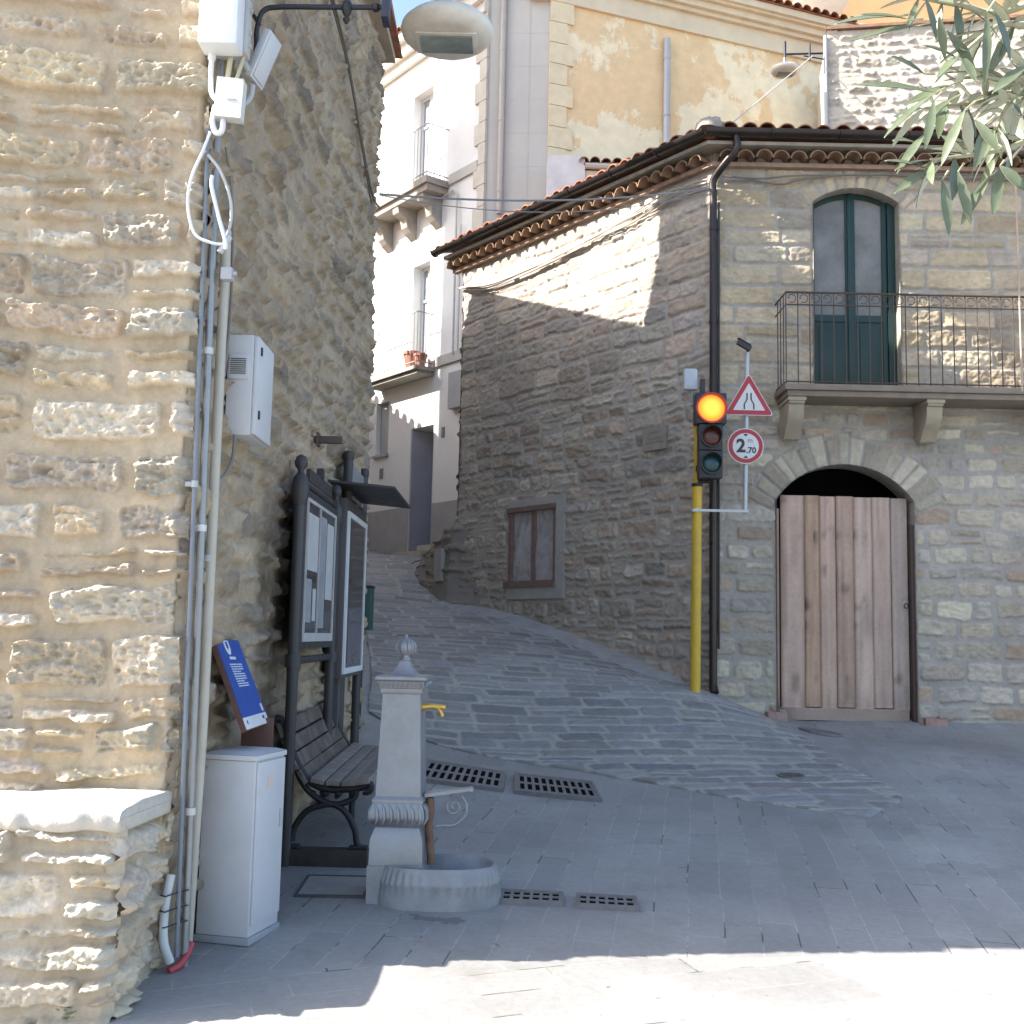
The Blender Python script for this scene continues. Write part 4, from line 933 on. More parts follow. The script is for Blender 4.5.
m_.box((.6, -.02, 9.585), (2.3, .8, 9.625)); m_.build('roof_tile', mat('old_tile', (.26, .15, .10), .9, 0, .3, 9, .3), ln, 50)

# pale stone tower house to the right, orange house beyond it
sh = thing('stone_tower', 'pale sunlit rough stone house rising behind the corner house roof', 'house', (5.27, 18, 0))
def f_tower(U, V):
    return stone_field(U, V, 81, rows=(.12, .24), lens=(.16, .42), mort=.010, edge=.03, warp=.04, relief=.034, rough=.026, tilt=.014, split=.3, cover=.006, rnd=.5, jit=.3, vlim=(5, 13),
                       pal=((.48, .43, .36), (.52, .47, .40), (.43, .38, .315), (.50, .44, .35)), mcol=(.52, .47, .40))
o = relief_wall('wall', (5.27, 18, 0), (1, -.16), 0, 4.2, 6.5, 12.1, .022, f_tower, M_RIGHT, None); o.parent = sh; o.location = (-5.27, -18, 0)
m_ = MB(); slab_wall(m_, [(.03, .06), (4.2, -.58), (4.2, 2.0), (.4, 2.0)], 2, 12.08); m_.build('back_walls', mat('tower_plaster', (.5, .46, .4)), sh, None)
m_ = MB(); m_.hexa([(-.03, -.07, 12.11), (4.3, -.76, 12.11), (4.3, 2.0, 12.11), (.5, 2.0, 12.11), (-.03, -.07, 12.16), (4.3, -.76, 12.16), (4.3, 2.0, 12.26), (.5, 2.0, 12.26)]); m_.build('roof', mat('old_tile', ()), sh, None)
m_ = MB(); m_.tube([(-.03, -.04, 7), (-.03, -.04, 12.0)], .035, 8); m_.build('drainpipe', mat('pipe_zinc', ()), sh, 40)
oh = thing('orange_house', 'orange plastered house with a small railed balcony high behind the stone one', 'house', (6.3, 25, 0))
OR = mat('orange_plaster', (.72, .40, .19), .9, 0, .08, 3, .15)
m_ = MB(); slab_wall(m_, [(-.1, 0), (7, .6), (7, 5), (-.1, 5)], 4, 20); m_.build('wall', OR, oh, None)
m_ = MB(); slab_wall(m_, [(-.3, -.2), (7.2, .4), (7.2, 5.2), (-.3, 5.2)], 20.01, 20.3); m_.build('roof', M_TILE, oh, None)
m_ = MB(); m_.box((.1, -1.0, 16.45), (1.3, -.01, 16.62)); m_.build('balcony_slab', mat('cornice_plaster', ()), oh, None)
m_ = MB()
for x in np.arange(.12, 1.3, .12): m_.tube([(x, -.95, 16.62), (x, -.95, 17.5)], .012, 5)
m_.tube([(.1, -.95, 17.5), (1.3, -.95, 17.5)], .018, 5); m_.build('balcony_railing', M_DARK, oh, None)
m_ = MB(); m_.hexa([(1.35, -.9, 15.8), (6, -.6, 15.8), (6, .3, 15.95), (1.35, -.02, 15.95), (1.35, -.9, 15.9), (6, -.6, 15.9), (6, .3, 16.05), (1.35, -.02, 16.05)]); m_.build('canopy', mat('cornice_plaster', ()), oh, None)

# ================================================================== objects
def PT(mbo, name, m, root, smooth=35, lab=None):        # part given in world coordinates
    o = mbo.build(name, m, root, smooth); o.location = -root.location
    if lab: o['label'] = lab
    return o
def SP(mbo, name, m, part, smooth=35):                  # sub-part in world coordinates
    return mbo.build(name, m, part, smooth)

# ---------------- utility cabinet
cbx = thing('utility_cabinet', 'white free standing utility cabinet beside the pipes at the house corner', 'cabinet', (-1.083, 4.837, G(-1.083, 4.837)), R(-14))
CW = mat('cabinet_paint', (.53, .535, .55), .5, 0, .05, 3, .04, (.42, .40, .37), .5, .4)
w_, d_c, h_ = .245, .285, .80
mb = MB(); mb.box((-w_, 0, .035), (0, d_c, h_ - .03), .005); mb.build('body', CW, cbx)
mb = MB(); mb.box((-w_ - .008, -.008, h_ - .029), (.009, d_c + .008, h_ - .006), .005); mb.hexa([(-w_ - .006, -.006, h_ - .0055), (.007, -.006, h_ - .0055), (.007, d_c + .006, h_ - .0055), (-w_ - .006, d_c + .006, h_ - .0055), (-w_ + .03, .03, h_ + .006), (-.03, .03, h_ + .006), (-.03, d_c - .03, h_ + .006), (-w_ + .03, d_c - .03, h_ + .006)]); mb.build('lid', CW, cbx)
mb = MB(); mb.box((.001, .014, .085), (.010, d_c - .008, h_ - .036), .003); dr_ = mb.build('door', CW, cbx)
mb = MB(); mb.box((.0102, .10, h_ - .15), (.0115, .155, h_ - .105)); mb.build('sticker', mat('pale_sticker', (.62, .5, .42), .6), dr_)
mb = MB(); mb.box((.0102, d_c - .05, .46), (.017, d_c - .03, .54), .003); mb.build('lock', M_GREYP, dr_)
mb = MB(); mb.box((-w_ - .006, -.007, .004), (.008, d_c + .006, .034), .003); mb.build('plinth', mat('plinth_grey', (.33, .34, .36), .6, 0, .08, 5, 0), cbx)
mb = MB(); mb.box((-w_ + .01, .012, -.15), (.0, d_c - .01, .003)); mb.build('footing', M_CEM, cbx)

# ---------------- pipes at the corner
def pipe(name, pts, r, m, lab, clips=(), clipm=None):
    t = thing(name, lab, 'pipe', pts[-1], 0)
    mb = MB(); mb.tube(pts, r, 12); PT(mb, 'pipe', m, t, 50)
    for z in clips:
        a = min(pts, key=lambda p: abs(p[2] - z)); tt_ = (pts[0][2] - z) / (pts[0][2] - pts[-1][2])
        x, y = pts[0][0] + (pts[-1][0] - pts[0][0]) * tt_, pts[0][1] + (pts[-1][1] - pts[0][1]) * tt_
        mb = MB(); mb.tube([(x, y, z - .014), (x, y, z + .014)], r + .005, 12); mb.box((x - r - .03, y - .004, z - .01), (x - r, y + .02, z + .01)); PT(mb, 'clip', clipm or M_GREYP, t, 50)
    return t
pipe('conduit', [(-1.350, 4.555, 3.75), (-1.300, 4.555, .30)], .010, mat('blue_grey_pvc', (.19, .21, .24), .5, 0, .1, 10, 0), 'thinnest dark grey conduit running up the rough stone house corner', (2.2,))
pipe('conduit', [(-1.343, 4.60, 5.2), (-1.278, 4.60, .20)], .0165, mat('steel_pipe', (.30, .305, .31), .42, .55, .12, 12, 0, (.25, .24, .23), .4), 'grey steel conduit between the thin dark one and the beige pipe', (2.78, 2.02, .86), mat('pale_clip', (.6, .6, .58)))
pipe('drainpipe', [(-1.288, 4.70, 3.35), (-1.282, 4.70, 1.2), (-1.30, 4.70, .30)], .0225, mat('beige_pvc', (.46, .43, .36), .5, 0, .08, 8, 0), 'fat beige plastic pipe on the rough stone house corner beside the grey conduit', (1.9,))
t = thing('cable_sleeve', 'pale plastic sleeve bound with black ties over a red duct below the pipes', 'pipe', (-1.33, 4.5, .25))
mb = MB(); mb.tube(spline([(-1.335, 4.545, .62), (-1.345, 4.52, .5), (-1.338, 4.5, .38), (-1.31, 4.51, .29)], 6), .018, 8); sl_ = PT(mb, 'sleeve', mat('pale_sleeve', (.52, .55, .55), .5), t, 50)
mb = MB()
for z in (.55, .49, .43): mb.tube([(-1.36, 4.5, z), (-1.335, 4.485, z - .002), (-1.30, 4.555, z + .002), (-1.27, 4.58, z + .004)], .003, 5)
SP(mb, 'tie', M_DARK, sl_)
mb = MB(); mb.tube(spline([(-1.262, 4.63, .335), (-1.268, 4.60, .30), (-1.285, 4.55, .27), (-1.315, 4.51, .258)], 6), .015, 8); PT(mb, 'red_duct', mat('red_pvc', (.42, .06, .07), .5), t, 50)

# ---------------- boxes and aerials up the corner
t = thing('antenna_box', 'large white weatherproof antenna box high on the rough stone house corner', 'antenna', (-1.3, 4.5, 4.07))
mb = MB(); mb.box((-1.375, 4.40, 4.062), (-1.205, 4.52, 4.55), .018); PT(mb, 'case', M_WHITEP, t)
mb = MB(); mb.box((-1.38, 4.522, 4.09), (-1.195, 4.60, 4.54), .01); 
for z in (4.14, 4.2, 4.3, 4.36): mb.tube([(-1.20, 4.56, z), (-1.185, 4.56, z)], .012, 8)
PT(mb, 'back_case', mat('grey_case', (.45, .45, .44), .5), t)
mb = MB(); mb.tube(spline([(-1.335, 4.50, 4.07), (-1.335, 4.50, 3.95), (-1.325, 4.50, 3.88), (-1.285, 4.50, 3.84)], 6), .011, 8); mb.tube([(-1.335, 4.5, 4.08), (-1.335, 4.5, 4.04)], .017, 8); PT(mb, 'cable', M_WHITEP, t, 50)
t = thing('junction_box', 'small white junction box hanging below the antenna box', 'electrical box', (-1.24, 4.5, 3.77))
mb = MB(); mb.hexa([(-1.308, 4.47, 3.775), (-1.192, 4.47, 3.765), (-1.192, 4.53, 3.765), (-1.308, 4.53, 3.775), (-1.30, 4.47, 3.95), (-1.185, 4.47, 3.94), (-1.185, 4.53, 3.94), (-1.30, 4.53, 3.95)]); PT(mb, 'case', mat('cream_plastic', (.62, .62, .58), .5, 0, .04, 5, 0), t)
mb = MB(); mb.box((-1.255, 4.466, 3.845), (-1.215, 4.469, 3.853)); PT(mb, 'mark', M_GREYP, t)
mb = MB(); mb.tube(spline([(-1.31, 4.5, 3.83), (-1.318, 4.5, 3.76), (-1.30, 4.5, 3.71), (-1.275, 4.5, 3.72), (-1.272, 4.5, 3.77)], 6), .012, 8); PT(mb, 'cable_loop', M_WHITEP, t, 50)
mb = MB(); mb.tube([(-1.27, 4.52, 3.95), (-1.262, 4.56, 4.2)], .012, 8); mb.tube([(-1.235, 4.52, 3.94), (-1.215, 4.58, 4.12)], .009, 8); PT(mb, 'feed_pipe', mat('yellowed_pvc', (.55, .50, .33), .6), t, 50)
t = thing('floodlight', 'tilted grey panel floodlight on an arm beside the antenna box', 'floodlight', (-1.2, 4.7, 4.0))
M = Matrix.Translation((-1.168, 4.72, 4.165)) @ Matrix.Scale(.88, 4) @ Matrix.Rotation(R(20), 4, 'Y') @ Matrix.Rotation(R(-14), 4, 'Z')
mb = MB(); mb.box((-.02, -.07, -.135), (.02, .07, .135), .008, M); mb.box((.0201, -.055, -.12), (.026, .055, .12), .003, M)
for k in range(-2, 3): mb.box((-.03, k * .026 - .003, -.12), (-.021, k * .026 + .003, .12), 0, M)
PT(mb, 'panel', mat('panel_grey', (.52, .53, .54), .45, .1, .05, 5, 0), t)
mb = MB(); mb.tube(spline([(-1.31, 4.6, 4.13), (-1.25, 4.63, 4.12), (-1.21, 4.68, 4.08), (-1.18, 4.71, 4.12)], 5), .016, 8); PT(mb, 'arm', M_GREYP, t, 50)
mb = MB(); mb.tube(spline([(-1.205, 4.70, 4.03), (-1.21, 4.69, 3.97), (-1.235, 4.66, 3.92), (-1.27, 4.62, 3.90)], 6), .013, 8); PT(mb, 'cable', M_GREYP, t, 50)
t = thing('socket_box', 'tiny grey socket box on the pipes above the meter box', 'electrical box', (-1.25, 4.62, 3.09))
mb = MB(); mb.box((-1.275, 4.585, 3.095), (-1.225, 4.63, 3.15), .006); PT(mb, 'case', M_GREYP, t)
mb = MB(); mb.tube([(-1.226, 4.6, 3.125), (-1.208, 4.6, 3.125)], .009, 8); PT(mb, 'gland', M_GREYP, t)
t = thing('cable_loop', 'loose white cable looped around the corner pipes below the junction box', 'cable', (-1.3, 4.5, 3.2))
mb = MB(); mb.tube(spline([(-1.33, 4.515, 3.72), (-1.355, 4.50, 3.62), (-1.392, 4.49, 3.5), (-1.40, 4.49, 3.38), (-1.365, 4.49, 3.26), (-1.30, 4.5, 3.225), (-1.25, 4.52, 3.225)], 8), .0066, 8); PT(mb, 'cable', M_WHITEP, t, 50)
mb = MB(); mb.tube(spline([(-1.335, 4.52, 3.62), (-1.28, 4.53, 3.55), (-1.235, 4.54, 3.43), (-1.23, 4.54, 3.32), (-1.26, 4.54, 3.22)], 8), .007, 8); PT(mb, 'cable', mat('off_white_cable', (.5, .49, .47)), t, 50)
mb = MB(); mb.tube(spline([(-1.315, 4.53, 3.53), (-1.312, 4.52, 3.48), (-1.275, 4.51, 3.35), (-1.24, 4.51, 3.24), (-1.235, 4.51, 3.2)], 8), .0085, 8); PT(mb, 'cable', M_WHITEP, t, 50)
mb = MB(); mb.tube([(-1.265, 4.525, 3.19), (-1.225, 4.525, 3.26)], .014, 8); PT(mb, 'coupling', mat('clear_plastic', (.5, .51, .52), .3), t, 50)
t = thing('wall_wire', 'thin dark wire running diagonally up the side of the rough stone house', 'cable', (-1.2, 8, 4.5))
mb = MB(); mb.tube(spline([(-1.215, 9.3, 5.3), (-1.21, 8.75, 5.2), (-1.225, 8.1, 5.4), (-1.23, 7.4, 5.62), (-1.24, 6.6, 5.72), (-1.25, 5.9, 5.8)], 6), .009, 6); mb.tube(spline([(-1.22, 8.9, 5.1), (-1.222, 8.1, 5.36), (-1.228, 7.4, 5.58), (-1.24, 6.6, 5.66), (-1.25, 5.9, 5.74)], 6), .007, 6); PT(mb, 'wire', mat('grey_brown_wire', (.13, .11, .09)), t, 50)
mb = MB(); mb.tube(spline([(-1.30, 4.66, 3.72), (-1.27, 4.70, 3.5), (-1.275, 4.78, 3.1), (-1.27, 4.72, 2.7)], 6), .006, 6); mb.tube(spline([(-1.27, 4.95, 2.48), (-1.265, 4.9, 2.36), (-1.275, 4.82, 2.28), (-1.29, 4.75, 2.25)], 6), .008, 6)
tag(mb.build('cable', mat('grey_cable', ()), None, 50), 'thin grey cable dropping behind the pipes to the grey meter box', 'cable')

# ---------------- meter box
t = thing('meter_box', 'light grey meter box with vent grille on the rough stone side wall', 'meter box', (-1.28, 5.15, 2.48))
GB = mat('meter_paint', (.56, .57, .585), .5, 0, .04, 4, .03)
mb = MB(); mb.box((-1.345, 4.98, 2.485), (-1.225, 5.32, 2.955), .008); PT(mb, 'body', GB, t)
mb = MB(); mb.box((-1.2245, 4.985, 2.49), (-1.205, 5.315, 2.95), .006); d = PT(mb, 'door', GB, t)
mb = MB()
for z in (2.57, 2.87): mb.box((-1.2048, 5.03, z), (-1.198, 5.05, z + .04), .003)
SP(mb, 'hinge', M_DARK, d)
mb = MB(); mb.box((-1.335, 4.972, 2.745), (-1.245, 4.9795, 2.86), .003); v_ = PT(mb, 'vent', GB, t)
mb = MB()
for k in range(8): mb.box((-1.328, 4.969, 2.768 + k * .0098), (-1.256, 4.9717, 2.7725 + k * .0098))
SP(mb, 'slat', mat('slat_dark', (.12, .125, .13)), v_); t.location = t.location + Vector((.02, -.02, 0))

# ---------------- iron bracket with lantern
t = thing('iron_bracket', 'black wrought iron bracket carrying a lantern off the rough stone side wall', 'bracket', (-1.27, 4.95, 4.3))
mb = MB(); mb.tube(spline([(-1.285, 4.95, 4.27), (-1.262, 4.95, 4.34), (-1.262, 4.95, 4.44), (-1.235, 4.95, 4.535), (-1.15, 4.95, 4.556), (-.95, 4.95, 4.56), (-.64, 4.95, 4.565)], 6), .0125, 8)
mb.lathe([(0, .05), (.02, .03), (.028, 0), (.02, -.025), (.008, -.04), (.018, -.055), (.008, -.075), (0, -.08)], (-.838, 4.95, 4.555), 10)
mb.lathe([(0, .02), (.02, .012), (.022, 0), (.016, -.015), (0, -.02)], (-.70, 4.95, 4.563), 10)
mb.tube(spline([(-1.28, 4.95, 4.31), (-1.33, 4.95, 4.33)], 3), .02, 8); mb.tube(spline([(-1.25, 4.95, 4.46), (-1.285, 4.94, 4.51), (-1.32, 4.93, 4.49), (-1.31, 4.93, 4.45)], 5), .01, 6)
PT(mb, 'arm', M_DARK, t, 50)
mb = MB(); mb.box((-.668, 4.90, 4.49), (-.634, 5.0, 4.72), .004); PT(mb, 'end_plate', mat('navy_iron', (.03, .034, .06), .5), t)
lan = thing('wall_lantern', 'black iron lantern sitting on the wrought iron wall bracket', 'lantern', (-.56, 4.95, 4.72))
mb = MB()
for sx in (-.07, .07):
    for sy in (-.07, .07): mb.tube([(-.65 + sx * .7, 4.95 + sy * .7, 4.725), (-.65 + sx, 4.95 + sy, 5.0)], .008, 6)
mb.square_lathe([(.06, 4.721), (.06, 4.735)], (-.65, 4.95, 0)); PT(mb, 'cage', M_DARK, lan)
mb = MB(); mb.square_lathe([(.085, 5.0), (.09, 5.01), (.03, 5.1), (.01, 5.13)], (-.65, 4.95, 0)); PT(mb, 'roof', M_DARK, lan)
mb = MB(); mb.square_lathe([(.045, 4.737), (.064, 4.998)], (-.65, 4.95, 0)); PT(mb, 'glass', mat('lantern_glass', (.5, .5, .48), .2, 0, .05, 5, 0), lan)

# ---------------- hanging disc street lamps
LW = mat('lamp_enamel', (.66, .63, .56), .45, 0, .08, 4, .05, (.42, .30, .17), .45)
def disc_lamp(c, r, root):
    k = r / .25; cx_, cy_, cz = c
    mb = MB(); mb.lathe([(0, .10 * k), (.045 * k, .098 * k), (.06 * k, .085 * k), (.14 * k, .075 * k), (.215 * k, .05 * k), (.245 * k, .02 * k), (.25 * k, .003 * k), (.246 * k, -.015 * k), (.232 * k, -.036 * k), (.20 * k, -.055 * k), (.18 * k, -.06 * k), (0, -.06 * k)], c, 40)
    sh_ = PT(mb, 'shade', LW, root, 50)
    mb = MB(); mb.box((cx_ - .165 * k, cy_ - .105 * k, cz - .072 * k), (cx_ + .165 * k, cy_ + .105 * k, cz - .061 * k), .004)
    f__ = PT(mb, 'frame', LW, root)
    mb = MB(); mb.box((cx_ - .14 * k, cy_ - .085 * k, cz - .08 * k), (cx_ + .14 * k, cy_ + .085 * k, cz - .0725 * k), .003); SP(mb, 'glass', mat('lamp_glass', (.24, .27, .25), .12, 0, .3, 6, 0), f__)
    mb = MB(); mb.tube([(cx_, cy_, cz + .10 * k), (cx_, cy_, cz + .26 * k)], .024 * k, 10); PT(mb, 'neck', mat('lamp_collar', (.22, .26, .33), .5, .3), root)
sl1 = thing('street_lamp', 'large off white disc street lamp hanging over the lane mouth', 'street lamp', (-.403, 5.6, 4.81))
disc_lamp((-.403, 5.6, 4.825), .249, sl1)
mb = MB(); mb.tube(spline([(-1.27, 5.6, 5.25), (-1.0, 5.6, 5.42), (-.7, 5.6, 5.45), (-.45, 5.6, 5.4), (-.403, 5.6, 5.3), (-.403, 5.6, 5.05)], 6), .02, 8); mb.tube([(-1.30, 5.6, 5.25), (-1.26, 5.6, 5.25)], .06, 10); PT(mb, 'arm', M_DARK, sl1, 50)
sl2 = thing('street_lamp', 'small distant disc street lamp on an arm in front of the yellow wall', 'street lamp', (5.2, 17.9, 11.5))
disc_lamp((4.524, 17.9, 11.33), .24, sl2)
mb = MB(); mb.tube([(4.524, 17.9, 11.56), (4.524, 17.9, 11.85)], .025, 8); mb.tube([(4.5, 17.9, 11.62), (5.24, 17.98, 11.70)], .018, 8); mb.tube([(4.95, 17.9, 11.52), (4.95, 17.9, 11.82)], .02, 8); mb.tube([(4.85, 17.9, 11.60), (5.24, 17.97, 11.58)], .012, 8); PT(mb, 'arm', M_DARK, sl2, 50)
mb = MB(); mb.tube([(5.0, 17.9, 11.6), (2.5, 12.25, 7.62)], .008, 6); tag(mb.build('stay_wire', mat('pale_wire', (.55, .5, .44)), None, 50), 'taut pale wire slanting from the distant lamp arm to the roof corner', 'cable')
# cables across the lane
for (a, b_, sag, r_, lab) in (((-1.22, 9.3, 5.43), (2.2, 12.2, 6.78), .10, .010, 'upper overhead cable crossing the lane in front of the white house'), ((-1.22, 9.3, 5.42), (2.2, 12.2, 6.74), .20, .005, 'lower thinner overhead cable sagging across the lane')):
    pts = [tuple(np.array(a) + (np.array(b_) - np.array(a)) * s - np.array([0, 0, 4 * sag * s * (1 - s)])) for s in np.linspace(0, 1, 24)]
    mb = MB(); mb.tube(pts, r_, 6); tag(mb.build('overhead_cable', mat('cable_grey', (.24, .24, .25)), None, 50), lab, 'cable')
mb = MB(); mb.box((-1.28, 6.95, 2.80), (-1.10, 6.99, 2.845), .003); mb.box((-1.26, 6.93, 2.78), (-1.245, 7.01, 2.865)); tag(mb.build('iron_stub', mat('rust_brown', (.09, .06, .05)), None), 'short rusty iron bar sticking out of the rough stone wall', 'iron bar')

# ---------------- notice boards
NBM = mat('board_iron', (.05, .048, .05), .5, .2, .15, 14, .1)
n1 = thing('notice_board', 'dark iron notice board with ball finials and papers behind glass', 'notice board', (-1.19, 6.75, G(-1.19, 6.75)))
X1 = -1.19; ya, yb = 6.12, 7.38
for y in (ya, yb):
    mb = MB(); mb.tube([(X1, y, G(X1, y) - .02), (X1, y, 2.42)], .032, 12)
    mb.lathe([(.034, 2.30), (.047, 2.34), (.05, 2.40), (.042, 2.45), (.03, 2.47), (.018, 2.485), (.018, 2.50), (.034, 2.52), (.038, 2.545), (.028, 2.575), (0, 2.59)], (X1, y, 0), 14)
    mb.tube([(X1, y, 1.40), (X1, y, 1.47)], .044, 12); PT(mb, 'post', NBM, n1, 45)
mb = MB(); mb.box((X1 - .03, ya + .035, 1.50), (X1 + .02, yb - .035, 1.55)); mb.box((X1 - .03, ya + .035, 2.36), (X1 + .02, yb - .035, 2.41)); mb.box((X1 - .03, ya + .035, 1.55), (X1 + .02, ya + .12, 2.36)); mb.box((X1 - .03, yb - .12, 1.55), (X1 + .02, yb - .035, 2.36)); mb.box((X1 - .035, ya + .04, 1.51), (X1 - .031, yb - .04, 2.4))
mb.tube([(X1, ya, 1.435), (X1, yb, 1.435)], .022, 8); mb.tube([(X1, ya + .05, 2.44), (X1, yb - .04, 2.44)], .024, 8)
mb.box((X1 - .012, ya + .22, 2.465), (X1 + .012, yb - .25, 2.54)); mb.box((X1 - .02, (ya + yb) / 2 - .03, 2.54), (X1 + .02, (ya + yb) / 2 + .03, 2.60)); PT(mb, 'frame', NBM, n1)
mb = MB(); fw = .022
mb.box((X1 + .0205, ya + .12, 1.54), (X1 + .03, yb - .12, 1.54 + .05)); mb.box((X1 + .0205, ya + .12, 2.34), (X1 + .03, yb - .12, 2.36)); mb.box((X1 + .0205, ya + .12, 1.59), (X1 + .03, ya + .14, 2.34)); mb.box((X1 + .0205, yb - .15, 1.59), (X1 + .03, yb - .12, 2.34)); mb.box((X1 + .0205, 6.66, 1.59), (X1 + .03, 6.675, 2.34))
PT(mb, 'glazing_bead', mat('pale_bead', (.45, .45, .43), .5), n1)
m_, t_, n_, b_ = newmat('board_glass'); v_ = objco(t_); b_.inputs['Base Color'].default_value = (.07, .07, .075, 1); b_.inputs['Roughness'].default_value = .06; b_.inputs['Specular IOR Level'].default_value = .7
BGL = m_
mb = MB(); mb.box((X1 + .0205, ya + .14, 1.59), (X1 + .024, 6.66, 2.34)); mb.box((X1 + .0205, 6.675, 1.59), (X1 + .024, yb - .15, 2.34)); PT(mb, 'glass', BGL, n1, None)
PAP = mat('notice_paper', (.46, .46, .45), .7, 0, .1, 7, 0); PAPG = mat('notice_paper_grey', (.30, .31, .33), .6, 0, .2, 5, 0)
for (a, b2, z0, z1, m_) in ((6.29, 6.62, 1.95, 2.28, PAP), (6.28, 6.45, 1.65, 1.9, PAPG), (6.70, 6.9, 1.62, 2.3, PAPG), (6.93, 7.18, 1.8, 2.28, PAP), (6.5, 6.6, 1.66, 1.85, PAP)):
    mb = MB(); mb.box((X1 + .0245, a, z0), (X1 + .0265, b2, z1)); PT(mb, 'notice', m_, n1, None)
n2 = thing('notice_board', 'tall dark display case with white edged panel and a flat canopy', 'notice board', (-1.17, 8.1, G(-1.17, 8.1)))
X2 = -1.135; ya, yb = 7.60, 8.62
DB = mat('case_brown', (.085, .08, .085), .55, .1, .12, 8, .05)
mb = MB(); mb.box((X2 - .12, ya, 1.28), (X2 - .012, yb, 2.53), .006); mb.box((X2 - .09, ya + .05, G(X2, ya) - .1), (X2 - .035, ya + .17, 1.279)); PT(mb, 'case', DB, n2)
mb = MB()
for (z0, z1, a, b2) in ((1.31, 1.35, ya + .03, yb - .03), (2.40, 2.44, ya + .03, yb - .03), (1.35, 2.40, ya + .03, ya + .085), (1.35, 2.40, yb - .06, yb - .03)): mb.box((X2 - .0115, a, z0), (X2 + .004, b2, z1))
PT(mb, 'white_edge', mat('white_bead', (.66, .67, .68), .5, 0, .05, 5, 0), n2)
mb = MB(); mb.box((X2 - .0118, ya + .085, 1.35), (X2 - .004, yb - .06, 2.40)); PT(mb, 'glass', BGL, n2, None)
mb = MB(); mb.box((X2 - .0035, ya + .2, 1.68), (X2 - .002, yb - .2, 1.75)); mb.box((X2 - .0035, ya + .2, 1.37), (X2 - .002, yb - .15, 1.66)); PT(mb, 'poster', mat('poster_dark', (.13, .12, .14), .3, 0, .3, 3, 0), n2, None)
for y in (7.9, 8.75):
    mb = MB(); mb.tube([(X2 - .06, y, G(X2, y) - .02), (X2 - .06, y, 2.86)], .034, 10); mb.lathe([(.036, 2.84), (.042, 2.86), (.042, 2.89), (.03, 2.905), (0, 2.91)], (X2 - .06, y, 0), 12); PT(mb, 'post', NBM, n2, 45)
mb = MB(); mb.box((X2 - .068, 7.94, 2.58), (X2 - .052, 8.71, 2.83)); PT(mb, 'header', mat('header_grey', (.26, .26, .26), .5), n2)
mb = MB(); mb.hexa([(-1.26, 7.42, 2.615), (-.80, 7.42, 2.575), (-.80, 8.62, 2.575), (-1.26, 8.62, 2.615), (-1.26, 7.42, 2.63), (-.80, 7.42, 2.59), (-.80, 8.62, 2.59), (-1.26, 8.62, 2.63)]); PT(mb, 'canopy', NBM, n2)

# ---------------- green bin past the boards
t = thing('litter_bin', 'narrow dark green bin peeping out behind the tall display case', 'bin', (-1.25, 9.15, G(-1.25, 9.15)))
mb = MB(); zb = 1.62; mb.box((-1.36, 9.4, zb), (-1.185, 9.62, zb + .36), .012); PT(mb, 'body', mat('bin_green', (.02, .07, .055), .5), t)
mb = MB(); mb.tube([(-1.27, 9.5, G(-1.25, 9.5) - .02), (-1.27, 9.5, zb + .01)], .022, 8); PT(mb, 'post', M_DARK, t)
mb = MB(); mb.box((-1.365, 9.39, zb + .361), (-1.18, 9.63, zb + .38), .006); PT(mb, 'rim', M_DARK, t)

# ---------------- blue information panel
t = thing('information_panel', 'slanted blue information panel with white text on a brown stand', 'sign', (-1.22, 5.3, G(-1.22, 5.3)))
BR = mat('corten_brown', (.12, .06, .05), .7, .2, .15, 12, .1)
tl, tr, br_, bl = [Vector(p) for p in ((-1.315, 4.92, 1.562), (-1.297, 5.30, 1.548), (-1.125, 5.28, 1.165), (-1.140, 4.88, 1.16))]
nn = (tr - tl).cross(bl - tl).normalized()
if nn.x < 0: nn = -nn
mb = MB(); mb.hexa([bl - nn * .022, br_ - nn * .022, tr - nn * .022, tl - nn * .022, bl, br_, tr, tl]); PT(mb, 'board', BR, t)
def pq_(u, v, o=.0): return tl.lerp(tr, u).lerp(bl.lerp(br_, u), v) + nn * o
def pbox(m_, u0, u1, v0, v1, o0, o1): m_.hexa([pq_(u0, v1, o0), pq_(u1, v1, o0), pq_(u1, v0, o0), pq_(u0, v0, o0), pq_(u0, v1, o1), pq_(u1, v1, o1), pq_(u1, v0, o1), pq_(u0, v0, o1)])
mb = MB(); pbox(mb, .03, .98, .01, .865, .0005, .003); pan = PT(mb, 'blue_field', mat('panel_blue', (.018, .085, .36), .35, 0, .06, 4, 0), t, None)
mb = MB(); pbox(mb, .03, .98, .866, .99, .0005, .003); PT(mb, 'white_band', mat('panel_white', (.7, .71, .73), .4), t, None)
LET = mat('panel_print', (.62, .67, .76), .5)
mb = MB(); rr = random.Random(5)
pbox(mb, .34, .58, .205, .235, .0032, .0038)
for k in range(10):
    u = .25 + .006 * k
    e_ = .74 if k % 4 != 3 else .6
    while u < e_:
        w = rr.uniform(.03, .09); pbox(mb, u, min(u + w, e_), .285 + k * .027, .298 + k * .027, .0032, .0036); u += w + .014
SP(mb, 'print', LET, pan, None)
mb = MB()
prf = [(.30, .02), (.50, .02), (.50, .12), (.46, .17), (.40, .185), (.34, .17), (.30, .12)]
mb.prism([pq_(u, v, .0032) for u, v in prf], nn * .0006); pbox(mb, .86, .93, .76, .845, .0032, .0038); SP(mb, 'emblem', mat('panel_white', ()), pan, None)
